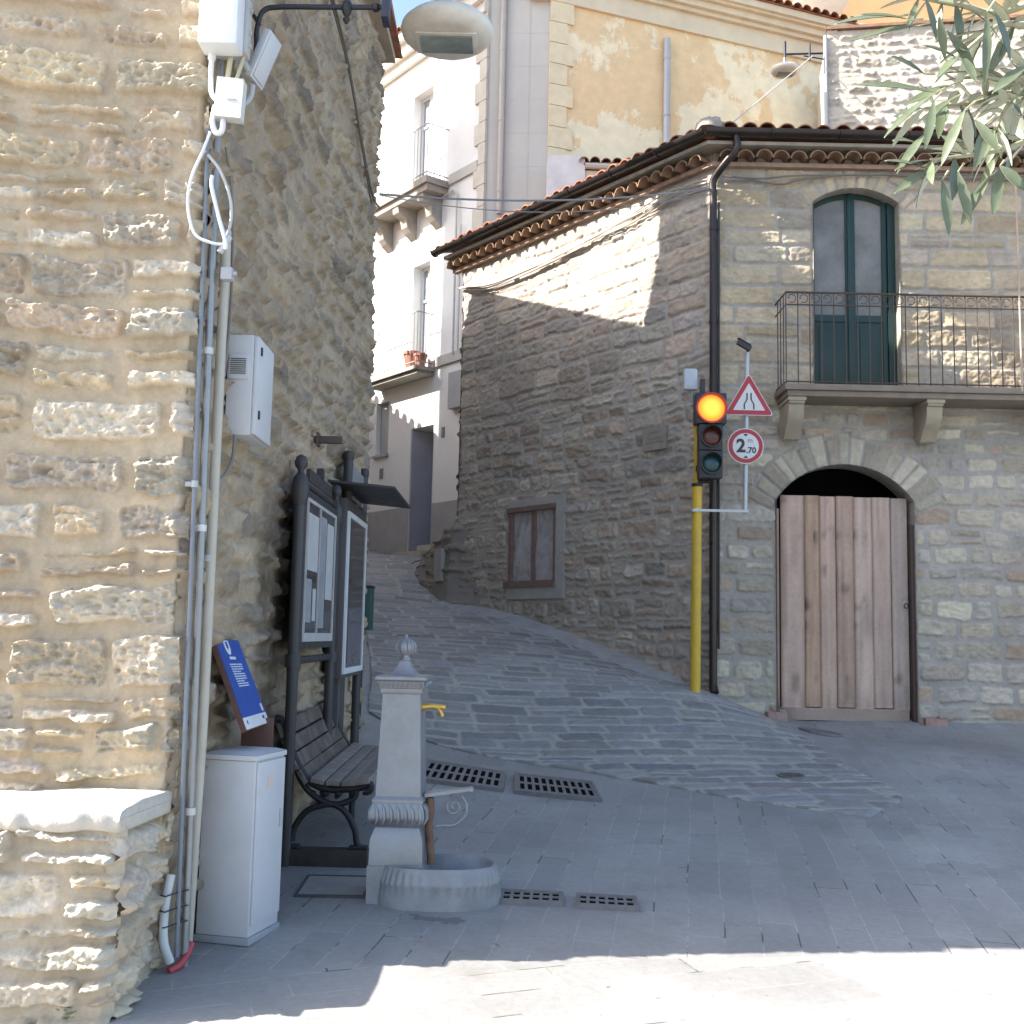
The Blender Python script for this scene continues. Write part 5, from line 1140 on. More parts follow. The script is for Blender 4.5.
mb = MB(); mb.prism([pq_(u, v, .0042) for u, v in ((.36, .035), (.44, .035), (.44, .1), (.40, .125), (.36, .1))], nn * .0005); pbox(mb, .12, .16, .90, .94, .0032, .0038); pbox(mb, .78, .86, .895, .93, .0032, .0038); SP(mb, 'emblem_mark', mat('panel_navy', (.02, .06, .25)), pan, None)
mb = MB(); mb.box((-1.245, 5.23, .25), (-1.10, 5.27, 1.19), .004); PT(mb, 'stand', BR, t)

# ---------------- bench
bn = thing('park_bench', 'park bench of weathered dark slats with scrolled black iron ends', 'bench', (-1.0, 6.95, G(-1.0, 6.95)))
IR = mat('bench_iron', (.028, .029, .033), .55, .3, .2, 30, .2)
SLAT = mat('weathered_slat', (.125, .10, .082), .8, 0, .35, 16, .5, (.23, .205, .185), .6, .3)
SLAT2 = mat('worn_seat_slat', (.25, .22, .19), .8, 0, .25, 14, .5, (.14, .12, .10), .5, .3)
zo = .0
prof = spline([(-1.262, 1.075), (-1.285, 1.095), (-1.27, 1.118), (-1.245, 1.105), (-1.225, 1.05), (-1.20, .98), (-1.165, .90), (-1.115, .815), (-1.05, .765), (-.97, .742), (-.88, .745), (-.80, .755), (-.765, .775), (-.745, .765), (-.755, .735), (-.785, .735)], 5)
for yb_ in (6.17, 7.72):
    mb = MB(); dz = 0 if yb_ < 7 else .03
    P3 = lambda q: (q[0], yb_, q[1] + dz)
    mb.tube([P3(p) for p in prof], .022, 8)
    mb.tube([P3(p) for p in spline([(-1.17, .90), (-1.135, .80), (-1.08, .725), (-1.0, .675), (-.93, .66), (-.87, .675), (-.83, .70), (-.82, .745)], 5)], .017, 8)
    mb.tube([P3(p) for p in spline([(-1.165, .46), (-1.15, .54), (-1.09, .62), (-1.0, .655), (-.93, .655), (-.87, .61), (-.825, .53), (-.81, .46), (-.79, .435)], 5)], .017, 8)
    for x in (-1.06, -.99, -.92): mb.lathe([(0, .02), (.018, .008), (.02, 0), (.012, -.018), (0, -.022)], P3((x, .718)), 8)
    mb.box((-.85, yb_ - .03, .425 + dz), (-.75, yb_ + .03, .443 + dz), .004); mb.box((-1.2, yb_ - .03, .425 + dz), (-1.12, yb_ + .03, .443 + dz), .004)
    PT(mb, 'end_frame', IR, bn, 60)
    mb = MB(); mb.box((-1.23, yb_ - .055, .33 + dz * .5), (-.745, yb_ + .055, .424 + dz), .006); PT(mb, 'foot_beam', mat('dark_beam', (.055, .045, .038), .8, 0, .3, 14, .4), bn)
def slat(cx_, cz, w, th_, ang, m_, nm):
    mb = MB(); M = Matrix.Translation((cx_, 0, cz)) @ Matrix.Rotation(ang, 4, 'Y')
    vs = mb.box((-w / 2, 6.12, -th_ / 2), (w / 2, 7.78, th_ / 2), .004, M)
    for v in mb.bm.verts: v.co.z += .03 * (v.co.y - 6.17) / 1.55
    PT(mb, nm, m_, bn)
for (cx_, cz, a) in ((-1.243, 1.055, 68), (-1.207, .965, 66), (-1.165, .882, 61), (-1.115, .808, 54)): slat(cx_, cz + .0, .083, .024, R(a), SLAT, 'backrest_slat')
for (cx_, cz, a) in ((-1.03, .775, 12), (-.945, .765, 3), (-.86, .765, -3), (-.785, .775, -10)): slat(cx_, cz + .014, .077, .026, R(a), SLAT2, 'seat_slat')
mb = MB(); mb.tube([(-.93, 6.17, .70), (-.93, 7.72, .73)], .014, 8); mb.tube([(-.95, 6.95, .45), (-.95, 6.95, .75)], .02, 8); PT(mb, 'stretcher', IR, bn)

# ---------------- drinking fountain
ft = thing('drinking_fountain', 'silver grey cast iron drinking fountain with pointed finial and half round basin', 'fountain', (-.52, 5.62, G(-.52, 5.62)))
SIL = mat('silver_paint', (.28, .288, .305), .42, .35, .16, 7, .15, (.20, .195, .19), .55, .5)
fx, fy = -.523, 5.615
mb = MB(); ROT = R(-3)
mb.square_lathe([(.137, .26), (.137, .475), (.131, .48), (.128, .60), (.112, .645), (.108, .655)], (fx, fy, 0), ROT); PT(mb, 'pedestal', SIL, ft, 25)
mb = MB(); mb.square_lathe([(.108, .656), (.112, .665), (.128, .68), (.134, .705), (.13, .74), (.122, .765), (.119, .775)], (fx, fy, 0), ROT)
bd = PT(mb, 'leaf_band', SIL, ft, 60)
mb = MB()                        # acanthus leaves round the band
for side in range(4):
    a0_ = side * math.pi / 2 + ROT
    for k in range(7):
        u = -.105 + k * .035
        M = Matrix.Translation((fx, fy, 0)) @ Matrix.Rotation(a0_, 4, 'Z')
        pts = [M @ Vector((u, -.130, .672)), M @ Vector((u + .012, -.142, .70)), M @ Vector((u + .008, -.138, .74)), M @ Vector((u - .004, -.126, .768))]
        mb.tube(pts, [.004, .0085, .008, .003], 6)
SP(mb, 'leaf', SIL, bd, 60)
mb = MB(); mb.square_lathe([(.125, .776), (.125, .79), (.116, .80), (.111, .806), (.094, 1.295), (.094, 1.30)], (fx, fy, 0), ROT); PT(mb, 'shaft', SIL, ft, 25)
mb = MB(); mb.square_lathe([(.1, 1.301), (.104, 1.31), (.104, 1.326), (.110, 1.330), (.118, 1.362), (.128, 1.37), (.128, 1.384), (.121, 1.39), (.07, 1.393)], (fx, fy, 0), ROT); cp = PT(mb, 'cornice', SIL, ft, 25)
mb = MB()
for side in range(4):
    M = Matrix.Translation((fx, fy, 0)) @ Matrix.Rotation(side * math.pi / 2 + ROT, 4, 'Z')
    for k in range(10):
        u = -.104 + k * .023
        mb.tube([M @ Vector((u - .008, -.113, 1.334)), M @ Vector((u + .004, -.121, 1.348)), M @ Vector((u + .01, -.122, 1.362))], [.003, .006, .003], 5)
SP(mb, 'egg_moulding', SIL, cp, 60)
mb = MB(); mb.square_lathe([(.068, 1.3935), (.06, 1.40), (.04, 1.425), (.028, 1.45), (.022, 1.462)], (fx, fy, 0), ROT)
mb.lathe([(.022, 1.4625), (.026, 1.468), (.026, 1.474), (.018, 1.478), (.017, 1.488), (.03, 1.495), (.044, 1.515), (.047, 1.535), (.04, 1.553), (.022, 1.57), (.010, 1.58), (.008, 1.592), (0, 1.6)], (fx, fy, 0), 20)
for k in range(10):
    a = k * math.pi / 5; mb.tube([(fx + r_ * math.cos(a), fy + r_ * math.sin(a), z) for r_, z in ((.032, 1.497), (.047, 1.517), (.049, 1.535), (.041, 1.554), (.02, 1.573))], [.002, .005, .006, .005, .002], 5)
PT(mb, 'finial', SIL, ft, 40)
BRS = mat('brass', (.62, .40, .09), .35, .6, .1, 10, .05)
mb = MB(); zt_ = 1.235; xb = fx + .092
mb.tube([(xb, fy - .02, zt_), (xb + .05, fy - .02, zt_ + .004), (xb + .12, fy - .02, zt_)], [.016, .014, .011], 10); mb.tube(spline([(xb + .05, fy - .02, zt_), (xb + .085, fy - .02, zt_ - .008), (xb + .105, fy - .02, zt_ - .045)], 4), .010, 8); mb.tube([(xb + .11, fy - .05, zt_ + .003), (xb + .11, fy + .01, zt_ + .003)], .008, 8); mb.tube([(xb - .004, fy - .02, zt_), (xb + .012, fy - .02, zt_)], .022, 10); PT(mb, 'tap', BRS, ft, 50)
mb = MB(); mb.hexa([(fx + .12, fy - .055, .795), (fx + .35, fy - .03, .828), (fx + .35, fy + .03, .828), (fx + .12, fy + .055, .795), (fx + .12, fy - .055, .812), (fx + .35, fy - .03, .842), (fx + .35, fy + .03, .842), (fx + .12, fy + .055, .812)])
mb.tube([(fx + .35, fy - .032, .835), (fx + .35, fy + .032, .835)], .011, 8)
sp_ = [(fx + .15, .60), (fx + .155, .635), (fx + .20, .65), (fx + .27, .655), (fx + .32, .70), (fx + .325, .755), (fx + .30, .80)]
mb.tube([(x, fy, z) for x, z in spline(sp_, 5)], .008, 6)
mb.tube([(fx + .265 + .045 * (1 - k / 22) * math.cos(k * .55 + 1.2), fy, .745 + .05 * (1 - k / 22) * math.sin(k * .55 + 1.2)) for k in range(20)], .007, 6)
PT(mb, 'bucket_rest', SIL, ft, 50)
mb = MB(); mb.tube(spline([(fx + .145, fy - .02, .79), (fx + .15, fy - .02, .72), (fx + .142, fy - .02, .66), (fx + .15, fy - .02, .58), (fx + .16, fy - .02, .47)], 5), [.02] * 21, 8); PT(mb, 'rusty_pipe', mat('rust', (.20, .115, .08), .85, .1, .3, 20, .4), ft, 50)
# basin: oval trough with fluted side
mb = MB(); bc = (-.325, 5.60); nb = 264; rings = []
BP = [(1.0, .26), (1.01, .33), (.985, .395), (1.0, .403), (.985, .415), (.955, .455), (.93, .475), (.90, .482), (.865, .478), (.845, .46), (.80, .415), (.6, .395), (0, .39)]
for (k_, z) in BP[:-1]:
    g_ = []
    for k in range(nb):
        a = 2 * math.pi * k / nb; fl = 1 + (.012 * math.cos(a * 44) if .4 < z < .46 and k_ > .9 else 0)
        ca_, sa_ = math.cos(a), math.sin(a); e_ = 2 / 2.5
        g_.append(mb.bm.verts.new((bc[0] + .307 * k_ * fl * math.copysign(abs(ca_) ** e_, ca_), bc[1] + .222 * k_ * fl * math.copysign(abs(sa_) ** e_, sa_), z)))
    rings.append(g_)
for p_, q_ in zip(rings, rings[1:]):
    for k in range(nb): mb.bm.faces.new((p_[k], p_[(k + 1) % nb], q_[(k + 1) % nb], q_[k]))
mb.bm.faces.new(rings[-1])
PT(mb, 'basin', mat('basin_metal', (.30, .305, .315), .6, .2, .15, 8, .25, (.19, .19, .19), .55, .4), ft, 60)

# ---------------- gratings and covers in the paving
GRM = mat('grate_iron', (.20, .195, .19), .65, .4, .2, 20, .25)
def grating(name, corners, nx, ny, lab, grp, fillx=.58, filly=.8):
    A_, B_, C_, D_ = [np.array([x, y, G(x, y) + .02]) for x, y in corners]   # near-left, near-right, far-right, far-left
    cen = (A_ + B_ + C_ + D_) / 4; t = thing(name, lab, 'drain grate', cen, 0, grp)
    def q(u, v, dz=0): p = (A_ * (1 - u) + B_ * u) * (1 - v) + (D_ * (1 - u) + C_ * u) * v; return tuple(p + np.array([0, 0, dz]) - cen)
    mb = MB(); us = [0, .035]; 
    for k in range(nx): c_ = .05 + .9 * (k + .5) / nx; us += [c_ - .45 * fillx / nx, c_ + .45 * fillx / nx]
    us += [.965, 1]; vs = [0, .08]
    for k in range(ny): c_ = .1 + .8 * (k + .5) / ny; vs += [c_ - .4 * filly / ny, c_ + .4 * filly / ny]
    vs += [.92, 1]
    for i in range(len(us) - 1):
        for j in range(len(vs) - 1):
            slot = i >= 2 and j >= 2 and i % 2 == 0 and j % 2 == 0 and i < len(us) - 2 and j < len(vs) - 2
            if slot: continue
            edge_ = i in (0, len(us) - 2) or j in (0, len(vs) - 2); dz = .004 if edge_ else 0
            lo_ = -.03 if edge_ else -.0058
            mb.hexa([q(us[i], vs[j], lo_), q(us[i + 1], vs[j], lo_), q(us[i + 1], vs[j + 1], lo_), q(us[i], vs[j + 1], lo_), q(us[i], vs[j], dz), q(us[i + 1], vs[j], dz), q(us[i + 1], vs[j + 1], dz), q(us[i], vs[j + 1], dz)])
    mb.build('grid', GRM, t, None)
    mb = MB(); mb.hexa([q(.02, .04, -.008), q(.98, .04, -.008), q(.98, .96, -.008), q(.02, .96, -.008), q(.02, .04, -.0062), q(.98, .04, -.0062), q(.98, .96, -.0062), q(.02, .96, -.0062)]); mb.build('pit_shade', M_VOID, t, None)  # near-black plate just under the bars stands in for shade in the drain
GP = 'cast iron drain gratings across the paving'
grating('drain_grate', ((-.66, 8.12), (-.02, 8.08), (.0, 8.70), (-.62, 8.74)), 10, 2, 'large drain grating just behind the fountain, nearer the bench', GP)
grating('drain_grate', ((.06, 8.06), (.68, 7.96), (.66, 8.58), (.06, 8.70)), 10, 2, 'large drain grating further right, with an uncovered end on open paving', GP)
grating('drain_grate', ((-.03, 5.53), (.29, 5.51), (.30, 5.69), (-.02, 5.71)), 6, 2, 'small drain grating touching the rim of the fountain basin', GP, .66, .72)
grating('drain_grate', ((.345, 5.49), (.65, 5.47), (.66, 5.65), (.36, 5.68)), 6, 2, 'small drain grating standing apart on the right of the fountain basin', GP, .66, .72)
t = thing('inspection_cover', 'square inspection cover let into the paving in front of the bench', 'manhole cover', (-.86, 5.76, G(-.86, 5.76)))
mb = MB(); zc_ = G(-.86, 5.76)
def skew(p): return (p[0], p[1], G(p[0], p[1]) + p[2])
fr_o, fr_i = [(-1.03, 5.57), (-.68, 5.57), (-.68, 5.94), (-1.03, 5.94)], [(-1.015, 5.587), (-.695, 5.587), (-.695, 5.923), (-1.015, 5.923)]
for k in range(4):
    a, b2, c2, d2 = fr_o[k], fr_o[(k + 1) % 4], fr_i[(k + 1) % 4], fr_i[k]
    mb.hexa([skew((*p, -.01)) for p in (a, b2, c2, d2)] + [skew((*p, .012)) for p in (a, b2, c2, d2)])
PT(mb, 'rim', mat('rim_dark', (.07, .068, .066), .7), t, None)
mb = MB(); mb.hexa([skew((*p, -.01)) for p in fr_i] + [skew((*p, .009)) for p in fr_i]); PT(mb, 'lid', mat('lid_stone', (.27, .255, .24), .8, 0, .15, 8, .3), t, None)
def manhole(x, y, r_, lab, m_, sx=1.):
    z = G(x, y) + .012; e_ = .15
    gx_ = (G(x + e_, y) - G(x - e_, y)) / (2 * e_); gy_ = (G(x, y + e_) - G(x, y - e_)) / (2 * e_)
    t = thing('manhole_cover', lab, 'manhole cover', (x, y, z))
    for nm, prof_, mm_ in (('rim', [(r_ * .88, -.01), (r_, -.01), (r_, .014), (r_ * .9, .014), (r_ * .88, .006)], GRM), ('lid', [(0, .009), (r_ * .3, .009), (r_ * .34, .006), (r_ * .38, .009), (r_ * .87, .009), (r_ * .87, -.005)], m_)):
        mb = MB(); mb.lathe(prof_, (0, 0, 0), 24, sx=sx)
        for v in mb.bm.verts: v.co.z += gx_ * v.co.x + gy_ * v.co.y
        mb.build(nm, mm_, t, 40)
manhole(2.29, 9.03, .11, 'small round iron cover among the cobbles before the boarded door', mat('lid_iron', (.10, .09, .085), .7, .3, .2, 20, .2))
manhole(3.17, 11.3, .19, 'dark worn oval cover in the paving in front of the boarded door', mat('lid_iron2', (.15, .135, .125), .8, .1, .2, 12, .3), 1.15)

# ---------------- traffic light
YP_ = mat('yellow_paint', (.62, .40, .035), .5, 0, .1, 5, .05, (.40, .27, .05), .5)
BLK = mat('signal_black', (.028, .028, .03), .5, 0, .15, 8, .03)
tf = thing('traffic_light', 'three lamp traffic light with top lamp lit on a yellow pole', 'traffic light', (1.985, 11.8, G(1.985, 11.8)))
mb = MB(); mb.tube([(1.983, 11.8, G(1.985, 11.8) - .05), (1.998, 11.8, 3.24)], .054, 16); PT(mb, 'pole', YP_, tf, 50)
mb = MB(); mb.tube([(1.998, 11.8, 3.245), (1.998, 11.8, 3.275)], .062, 16); mb.tube([(2.0, 11.75, 3.29), (2.12, 11.72, 3.29)], .02, 8); PT(mb, 'collar', BLK, tf, 50)
mb = MB(); mb.tube([(1.998, 11.8, 3.276), (2.003, 11.8, 4.25)], .04, 12); PT(mb, 'upper_pole', YP_, tf, 50)
hx = 2.105
mb = MB(); mb.box((hx - .125, 11.55, 3.305), (hx + .125, 11.72, 3.60), .012); mb.box((hx - .125, 11.55, 3.605), (hx + .125, 11.72, 3.885), .012); mb.box((hx - .165, 11.54, 3.89), (hx + .165, 11.74, 4.225), .016); mb.box((hx - .13, 11.73, 3.4), (hx - .06, 11.79, 3.46)); mb.box((hx - .13, 11.741, 4.05), (hx - .06, 11.79, 4.11)); mb.box((2.005, 11.66, 4.25), (2.06, 11.70, 4.40), .003); PT(mb, 'housing', BLK, tf)
def lens(cz, r_, m_, col_ring, rm):
    mb = MB(); M = Matrix.Translation((hx, 11.54, cz)) @ Matrix.Rotation(R(90), 4, 'X')
    mb.lathe([(r_, -.01), (r_, .0), (r_ * .8, .012), (r_ * .4, .022), (0, .025)], n=28, M=M); o = PT(mb, 'lamp', m_, tf, 50)
    mb = MB(); mb.lathe([(r_ * 1.16, -.012), (r_ * 1.16, .03), (r_ * 1.02, .03), (r_ * 1.02, -.012)], n=28, M=M); 
    SP(mb, 'ring', rm, o, 50)
    mb = MB(); L = .11                                       # visor: half tube, longer at the top
    g0 = []
    for k in range(15):
        a = math.pi * k / 14; lf_ = L * (.25 + .75 * math.sin(a)); g0.append((r_ * 1.13 * math.cos(a), r_ * 1.13 * math.sin(a), lf_))
    for (x1_, z1_, l1_), (x2_, z2_, l2_) in zip(g0, g0[1:]):
        mb.hexa([(hx + x1_, 11.54, cz + z1_), (hx + x2_, 11.54, cz + z2_), (hx + x2_ * .96, 11.54, cz + z2_ * .96), (hx + x1_ * .96, 11.54, cz + z1_ * .96), (hx + x1_, 11.54 - l1_, cz + z1_), (hx + x2_, 11.54 - l2_, cz + z2_), (hx + x2_ * .96, 11.54 - l2_, cz + z2_ * .96), (hx + x1_ * .96, 11.54 - l1_, cz + z1_ * .96)])
    if r_ < .12: SP(mb, 'visor', BLK, o, 50)
    else: mb.bm.free()
m_, t_, n_, b_ = newmat('lit_signal')
tc = nd(t_, 'ShaderNodeTexCoord'); mp = nd(t_, 'ShaderNodeVectorMath', operation='SUBTRACT'); t_.links.new(tc.outputs['Object'], mp.inputs[0]); mp.inputs[1].default_value = (hx, 11.53, 4.055)
ln_ = nd(t_, 'ShaderNodeVectorMath', operation='LENGTH'); t_.links.new(mp.outputs[0], ln_.inputs[0])
cr = nd(t_, 'ShaderNodeValToRGB'); cr.color_ramp.elements[0].position = .03; cr.color_ramp.elements[0].color = (1, .62, .05, 1); cr.color_ramp.elements[1].position = .14; cr.color_ramp.elements[1].color = (1, .16, .01, 1)
t_.links.new(ln_.outputs[1], cr.inputs[0]); t_.links.new(cr.outputs[0], b_.inputs['Emission Color']); b_.inputs['Emission Strength'].default_value = .55; b_.inputs['Base Color'].default_value = (.3, .08, .02, 1)
lens(4.055, .145, m_, None, mat('ring_red', (.42, .03, .03), .4, 0, .05, 5, 0))
lens(3.745, .098, mat('lens_red', (.10, .022, .016), .25, 0, .2, 12, 0), None, BLK)
lens(3.455, .098, mat('lens_green', (.012, .06, .062), .25, 0, .2, 12, 0), None, BLK)
t = thing('sensor_box', 'pale grey sensor box mounted beside the top of the traffic light', 'electrical box', (1.92, 11.78, 4.28))
mb = MB(); mb.box((1.838, 11.70, 4.29), (1.985, 11.79, 4.525), .02); PT(mb, 'case', mat('box_bluegrey', (.46, .50, .54), .5, 0, .05, 4, 0), t)
mb = MB(); mb.box((1.838, 11.698, 4.30), (1.985, 11.699, 4.335)); mb.tube([(1.93, 11.78, 4.29), (1.93, 11.8, 4.18), (1.99, 11.8, 4.15)], .014, 8); PT(mb, 'mount', M_GREYP, t, 50)

# ---------------- sign post with two signs
sg = thing('road_sign', 'grey post with a red triangle sign above a round height limit sign', 'road sign', (2.5, 11.8, 2.98))
GAL = mat('galvanised', (.47, .48, .49), .45, .4, .1, 10, 0)
mb = MB(); mb.tube([(2.515, 11.8, 2.965), (2.545, 11.8, 4.74)], .027, 10); PT(mb, 'post', GAL, sg, 50)
mb = MB(); mb.box((1.94, 11.735, 2.965), (2.54, 11.75, 2.992)); mb.tube([(1.985, 11.8, 2.96), (1.985, 11.8, 3.0)], .06, 12); PT(mb, 'bracket', GAL, sg)
RED = mat('sign_red', (.40, .022, .035), .4, 0, .04, 4, 0); WHT = mat('sign_white', (.62, .615, .60), .4, 0, .04, 4, 0); BK2 = mat('sign_black', (.03, .03, .033), .5)
def tri(cx_, cz, s_, rad):       # rounded triangle outline (x,z)
    pts = []; Rr = s_ / math.sqrt(3)
    for k in range(3):
        a = math.pi / 2 + k * 2 * math.pi / 3; c_ = (cx_ + (Rr - 2 * rad) * math.cos(a), cz + (Rr - 2 * rad) * math.sin(a))
        for j in range(7): b2 = a - math.pi / 3 + j * math.pi * 2 / 18; pts.append((c_[0] + rad * math.cos(b2), c_[1] + rad * math.sin(b2)))
    return pts
tx, tz_ = 2.552, 4.185
mb = MB(); mb.prism([(x, 11.765, z) for x, z in tri(tx, tz_, .54, .02)], (0, -.012, 0)); tr_ = PT(mb, 'triangle_sign', WHT, sg, None)
mb = MB(); mb.prism([(x, 11.7525, z) for x, z in tri(tx, tz_, .515, .018)], (0, -.002, 0)); SP(mb, 'border', RED, tr_, None)
mb = MB(); mb.prism([(x, 11.750, z) for x, z in tri(tx, tz_, .35, .006)], (0, -.002, 0)); SP(mb, 'field', WHT, tr_, None)
mb = MB()
for s_ in (-1, 1):
    for (a, b2) in (((.052, -.09), (.052, -.035)), ((.052, -.035), (.022, .02)), ((.022, .02), (.022, .09))):
        w = .0075; mb.prism([(tx + s_ * (a[0] - w), 11.7475, tz_ + a[1]), (tx + s_ * (a[0] + w), 11.7475, tz_ + a[1]), (tx + s_ * (b2[0] + w), 11.7475, tz_ + b2[1]), (tx + s_ * (b2[0] - w), 11.7475, tz_ + b2[1])], (0, -.0015, 0))
SP(mb, 'symbol', BK2, tr_, None)
rx, rz = 2.515, 3.69
def disc(cx_, cz, r_, y, d_, name, m_, par, sub):
    mb = MB(); mb.prism([(cx_ + r_ * math.cos(a), y, cz + r_ * math.sin(a)) for a in np.linspace(0, 2 * math.pi, 48, endpoint=False)], (0, -d_, 0))
    return SP(mb, name, m_, par, None) if sub else PT(mb, name, m_, par, None)
ro = disc(rx, rz, .196, 11.765, .012, 'round_sign', WHT, sg, False)
disc(rx, rz, .186, 11.7525, .002, 'border', RED, ro, True); disc(rx, rz, .142, 11.750, .002, 'field', WHT, ro, True)
text_part('2', .20, (rx - .052, 11.7478, rz - .005), (1, 0, 0), (0, 0, 1), BK2, ro, 'numeral', .007)
text_part('.70', .088, (rx + .058, 11.7478, rz - .048), (1, 0, 0), (0, 0, 1), BK2, ro, 'numeral', .003)
text_part('m', .075, (rx + .048, 11.7478, rz + .062), (1, 0, 0), (0, 0, 1), mat('sign_grey', (.2, .2, .2), .5), ro, 'letter', .001)
mb = MB()
for s_ in (1, -1): mb.prism([(rx - .028, 11.7478, rz + s_ * .132), (rx + .028, 11.7478, rz + s_ * .132), (rx, 11.7478, rz + s_ * .104)], (0, -.0015, 0))
SP(mb, 'arrow', BK2, ro, None)
t = thing('security_camera', 'small dark security camera on top of the road sign post', 'camera', (2.545, 11.8, 4.74))
M = Matrix.Translation((2.50, 11.74, 4.80)) @ Matrix.Rotation(R(28), 4, 'Y') @ Matrix.Rotation(R(8), 4, 'Z')
mb = MB(); mb.box((-.085, -.03, -.028), (.08, .03, .032), .01, M); mb.box((-.1, -.036, .0325), (.06, .036, .038), .002, M); PT(mb, 'body', BLK, t)
mb = MB(); mb.tube([(2.545, 11.8, 4.70), (2.55, 11.79, 4.77), (2.53, 11.75, 4.79)], .014, 8); PT(mb, 'mount', BLK, t, 50)

# ---------------- loose bricks by the door, weed
BK = mat('loose_brick', (.36, .22, .18), .9, 0, .2, 14, .4, (.34, .31, .28), .5)
for (x, y, s_, rz_, lab) in ((2.93, 12.18, (.22, .10, .09), 8, 'loose reddish brick at the left foot of the boarded door'), (4.67, 12.17, (.24, .11, .075), -5, 'loose brick at the right foot of the boarded door')):
    z = G(x, y); t = thing('loose_brick', lab, 'brick', (x, y, z), R(rz_), 'loose bricks at the boarded doorway')
    mb = MB(); a, b2, c2 = s_; mb.box((-a / 2, -b2 / 2, -.03), (a / 2, b2 / 2, c2), .006)
    for v in mb.bm.verts: v.co += Vector((rg.uniform(-.004, .004),) * 3)
    mb.build('brick', BK, t)
    mb = MB(); mb.box((a * .1, -b2 / 2 - .004, c2 + .0005), (a * .45, b2 / 2 - .02, c2 + .02), .005); mb.build('mortar', mat('mortar_lump', ()), t)
rg2 = random.Random(3); wx, wy = -1.53, 4.045; t = thing('weed', 'tiny green weed sprouting at the foot of the stone bench', 'plant', (wx, wy, G(wx, wy)))
mb = MB()
for k in range(22):
    a = rg2.uniform(0, 6.28); l = rg2.uniform(.02, .045); h = rg2.uniform(.01, .05); c_ = Vector((wx + rg2.uniform(-.02, .02), wy + rg2.uniform(-.02, .02), G(wx, wy) + h)); d_ = Vector((math.cos(a), math.sin(a), .35)); s_ = Vector((-math.sin(a), math.cos(a), 0)) * l * .3
    mb.quad([c_, c_ + d_ * l * .5 + s_, c_ + d_ * l, c_ + d_ * l * .5 - s_])
PT(mb, 'leaf', mat('weed_green', (.10, .19, .03), .7), t, None)

# ---------------- olive tree: trunk out of the picture on the right, branches hanging into it
ol = thing('olive_tree', 'olive tree reaching silvery green leafy twigs in front of the corner house', 'tree', (2.45, 2.15, G(2.45, 2.15)))
BARK = mat('olive_bark', (.17, .15, .12), .9, 0, .25, 12, .6)
TW = mat('olive_twig', (.36, .34, .22), .8, 0, .15, 20, .1)
LTOP = mat('olive_leaf_top', (.115, .14, .08), .36, 0, .2, 25, 0); LBOT = mat('olive_leaf_under', (.42, .44, .34), .6, 0, .1, 25, 0)
for m_ in (LTOP, LBOT):
    b_ = m_.node_tree.nodes['Principled BSDF']; b_.inputs['Transmission Weight'].default_value = 0
mb = MB(); gzb = G(2.45, 2.15)
mb.tube(spline([(2.45, 2.15, gzb - .1), (2.48, 2.17, .6), (2.42, 2.15, 1.3), (2.38, 2.12, 1.95)], 5), [.11, .10, .098, .095, .092, .09, .088, .086, .085, .083, .081, .079, .077, .075, .073, .07], 12); PT(mb, 'trunk', BARK, ol, 60)
def at(px, py, d):                              # point seen at this picture place, d metres in front of the eye
    cx_, cy_ = cam_o.matrix_world.to_3x3() @ Vector((1, 0, 0)), cam_o.matrix_world.to_3x3() @ Vector((0, 1, 0)); f_ = cam_o.matrix_world.to_3x3() @ Vector((0, 0, -1))
    return Vector((0, 0, EYE)) + (cx_ * ((px - 512) / 1100) + cy_ * (-(py - 512) / 1100) + f_) * d
base = Vector((2.38, 2.12, 1.95)); lim = MB()
l1 = at(1120, -40, 1.75); l2 = at(1150, 120, 1.7)
for e_, mid_ in ((l1, Vector((1.75, 1.95, 2.85))), (l2, Vector((1.85, 1.9, 2.35))), (Vector((2.9, 2.6, 3.1)), Vector((2.6, 2.3, 2.7))), (Vector((2.5, 1.5, 3.1)), Vector((2.5, 1.8, 2.6)))):
    lim.tube(spline([base - Vector((0, 0, .06)), base.lerp(mid_, .55), mid_, e_], 4), [.055, .05, .045, .04, .036, .032, .028, .025, .022, .019, .016, .012, .009], 8)
rgo = random.Random(21)
twigs = [
    [at(1120, -40, 1.75), at(1045, 70, 1.62), at(985, 100, 1.55), at(925, 108, 1.5)],
    [at(1120, -40, 1.75), at(1060, 60, 1.6), at(1015, 95, 1.5), at(995, 130, 1.47)],
    [at(1120, -40, 1.75), at(1010, 10, 1.6), at(960, 5, 1.55), at(905, -5, 1.5)],
    [at(1120, -40, 1.75), at(1040, 20, 1.6), at(1000, 25, 1.5), at(960, 55, 1.45)],
    [at(1150, 120, 1.7), at(1060, 130, 1.55), at(1000, 150, 1.48), at(930, 160, 1.43)],
    [at(1150, 120, 1.7), at(1070, 100, 1.6), at(1020, 85, 1.52), at(975, 75, 1.48)],
    [at(1120, -40, 1.75), at(1070, 10, 1.7), at(1030, 60, 1.65), at(1000, 130, 1.62)],
]
tw = MB(); top_l, bot_l = MB(), MB()
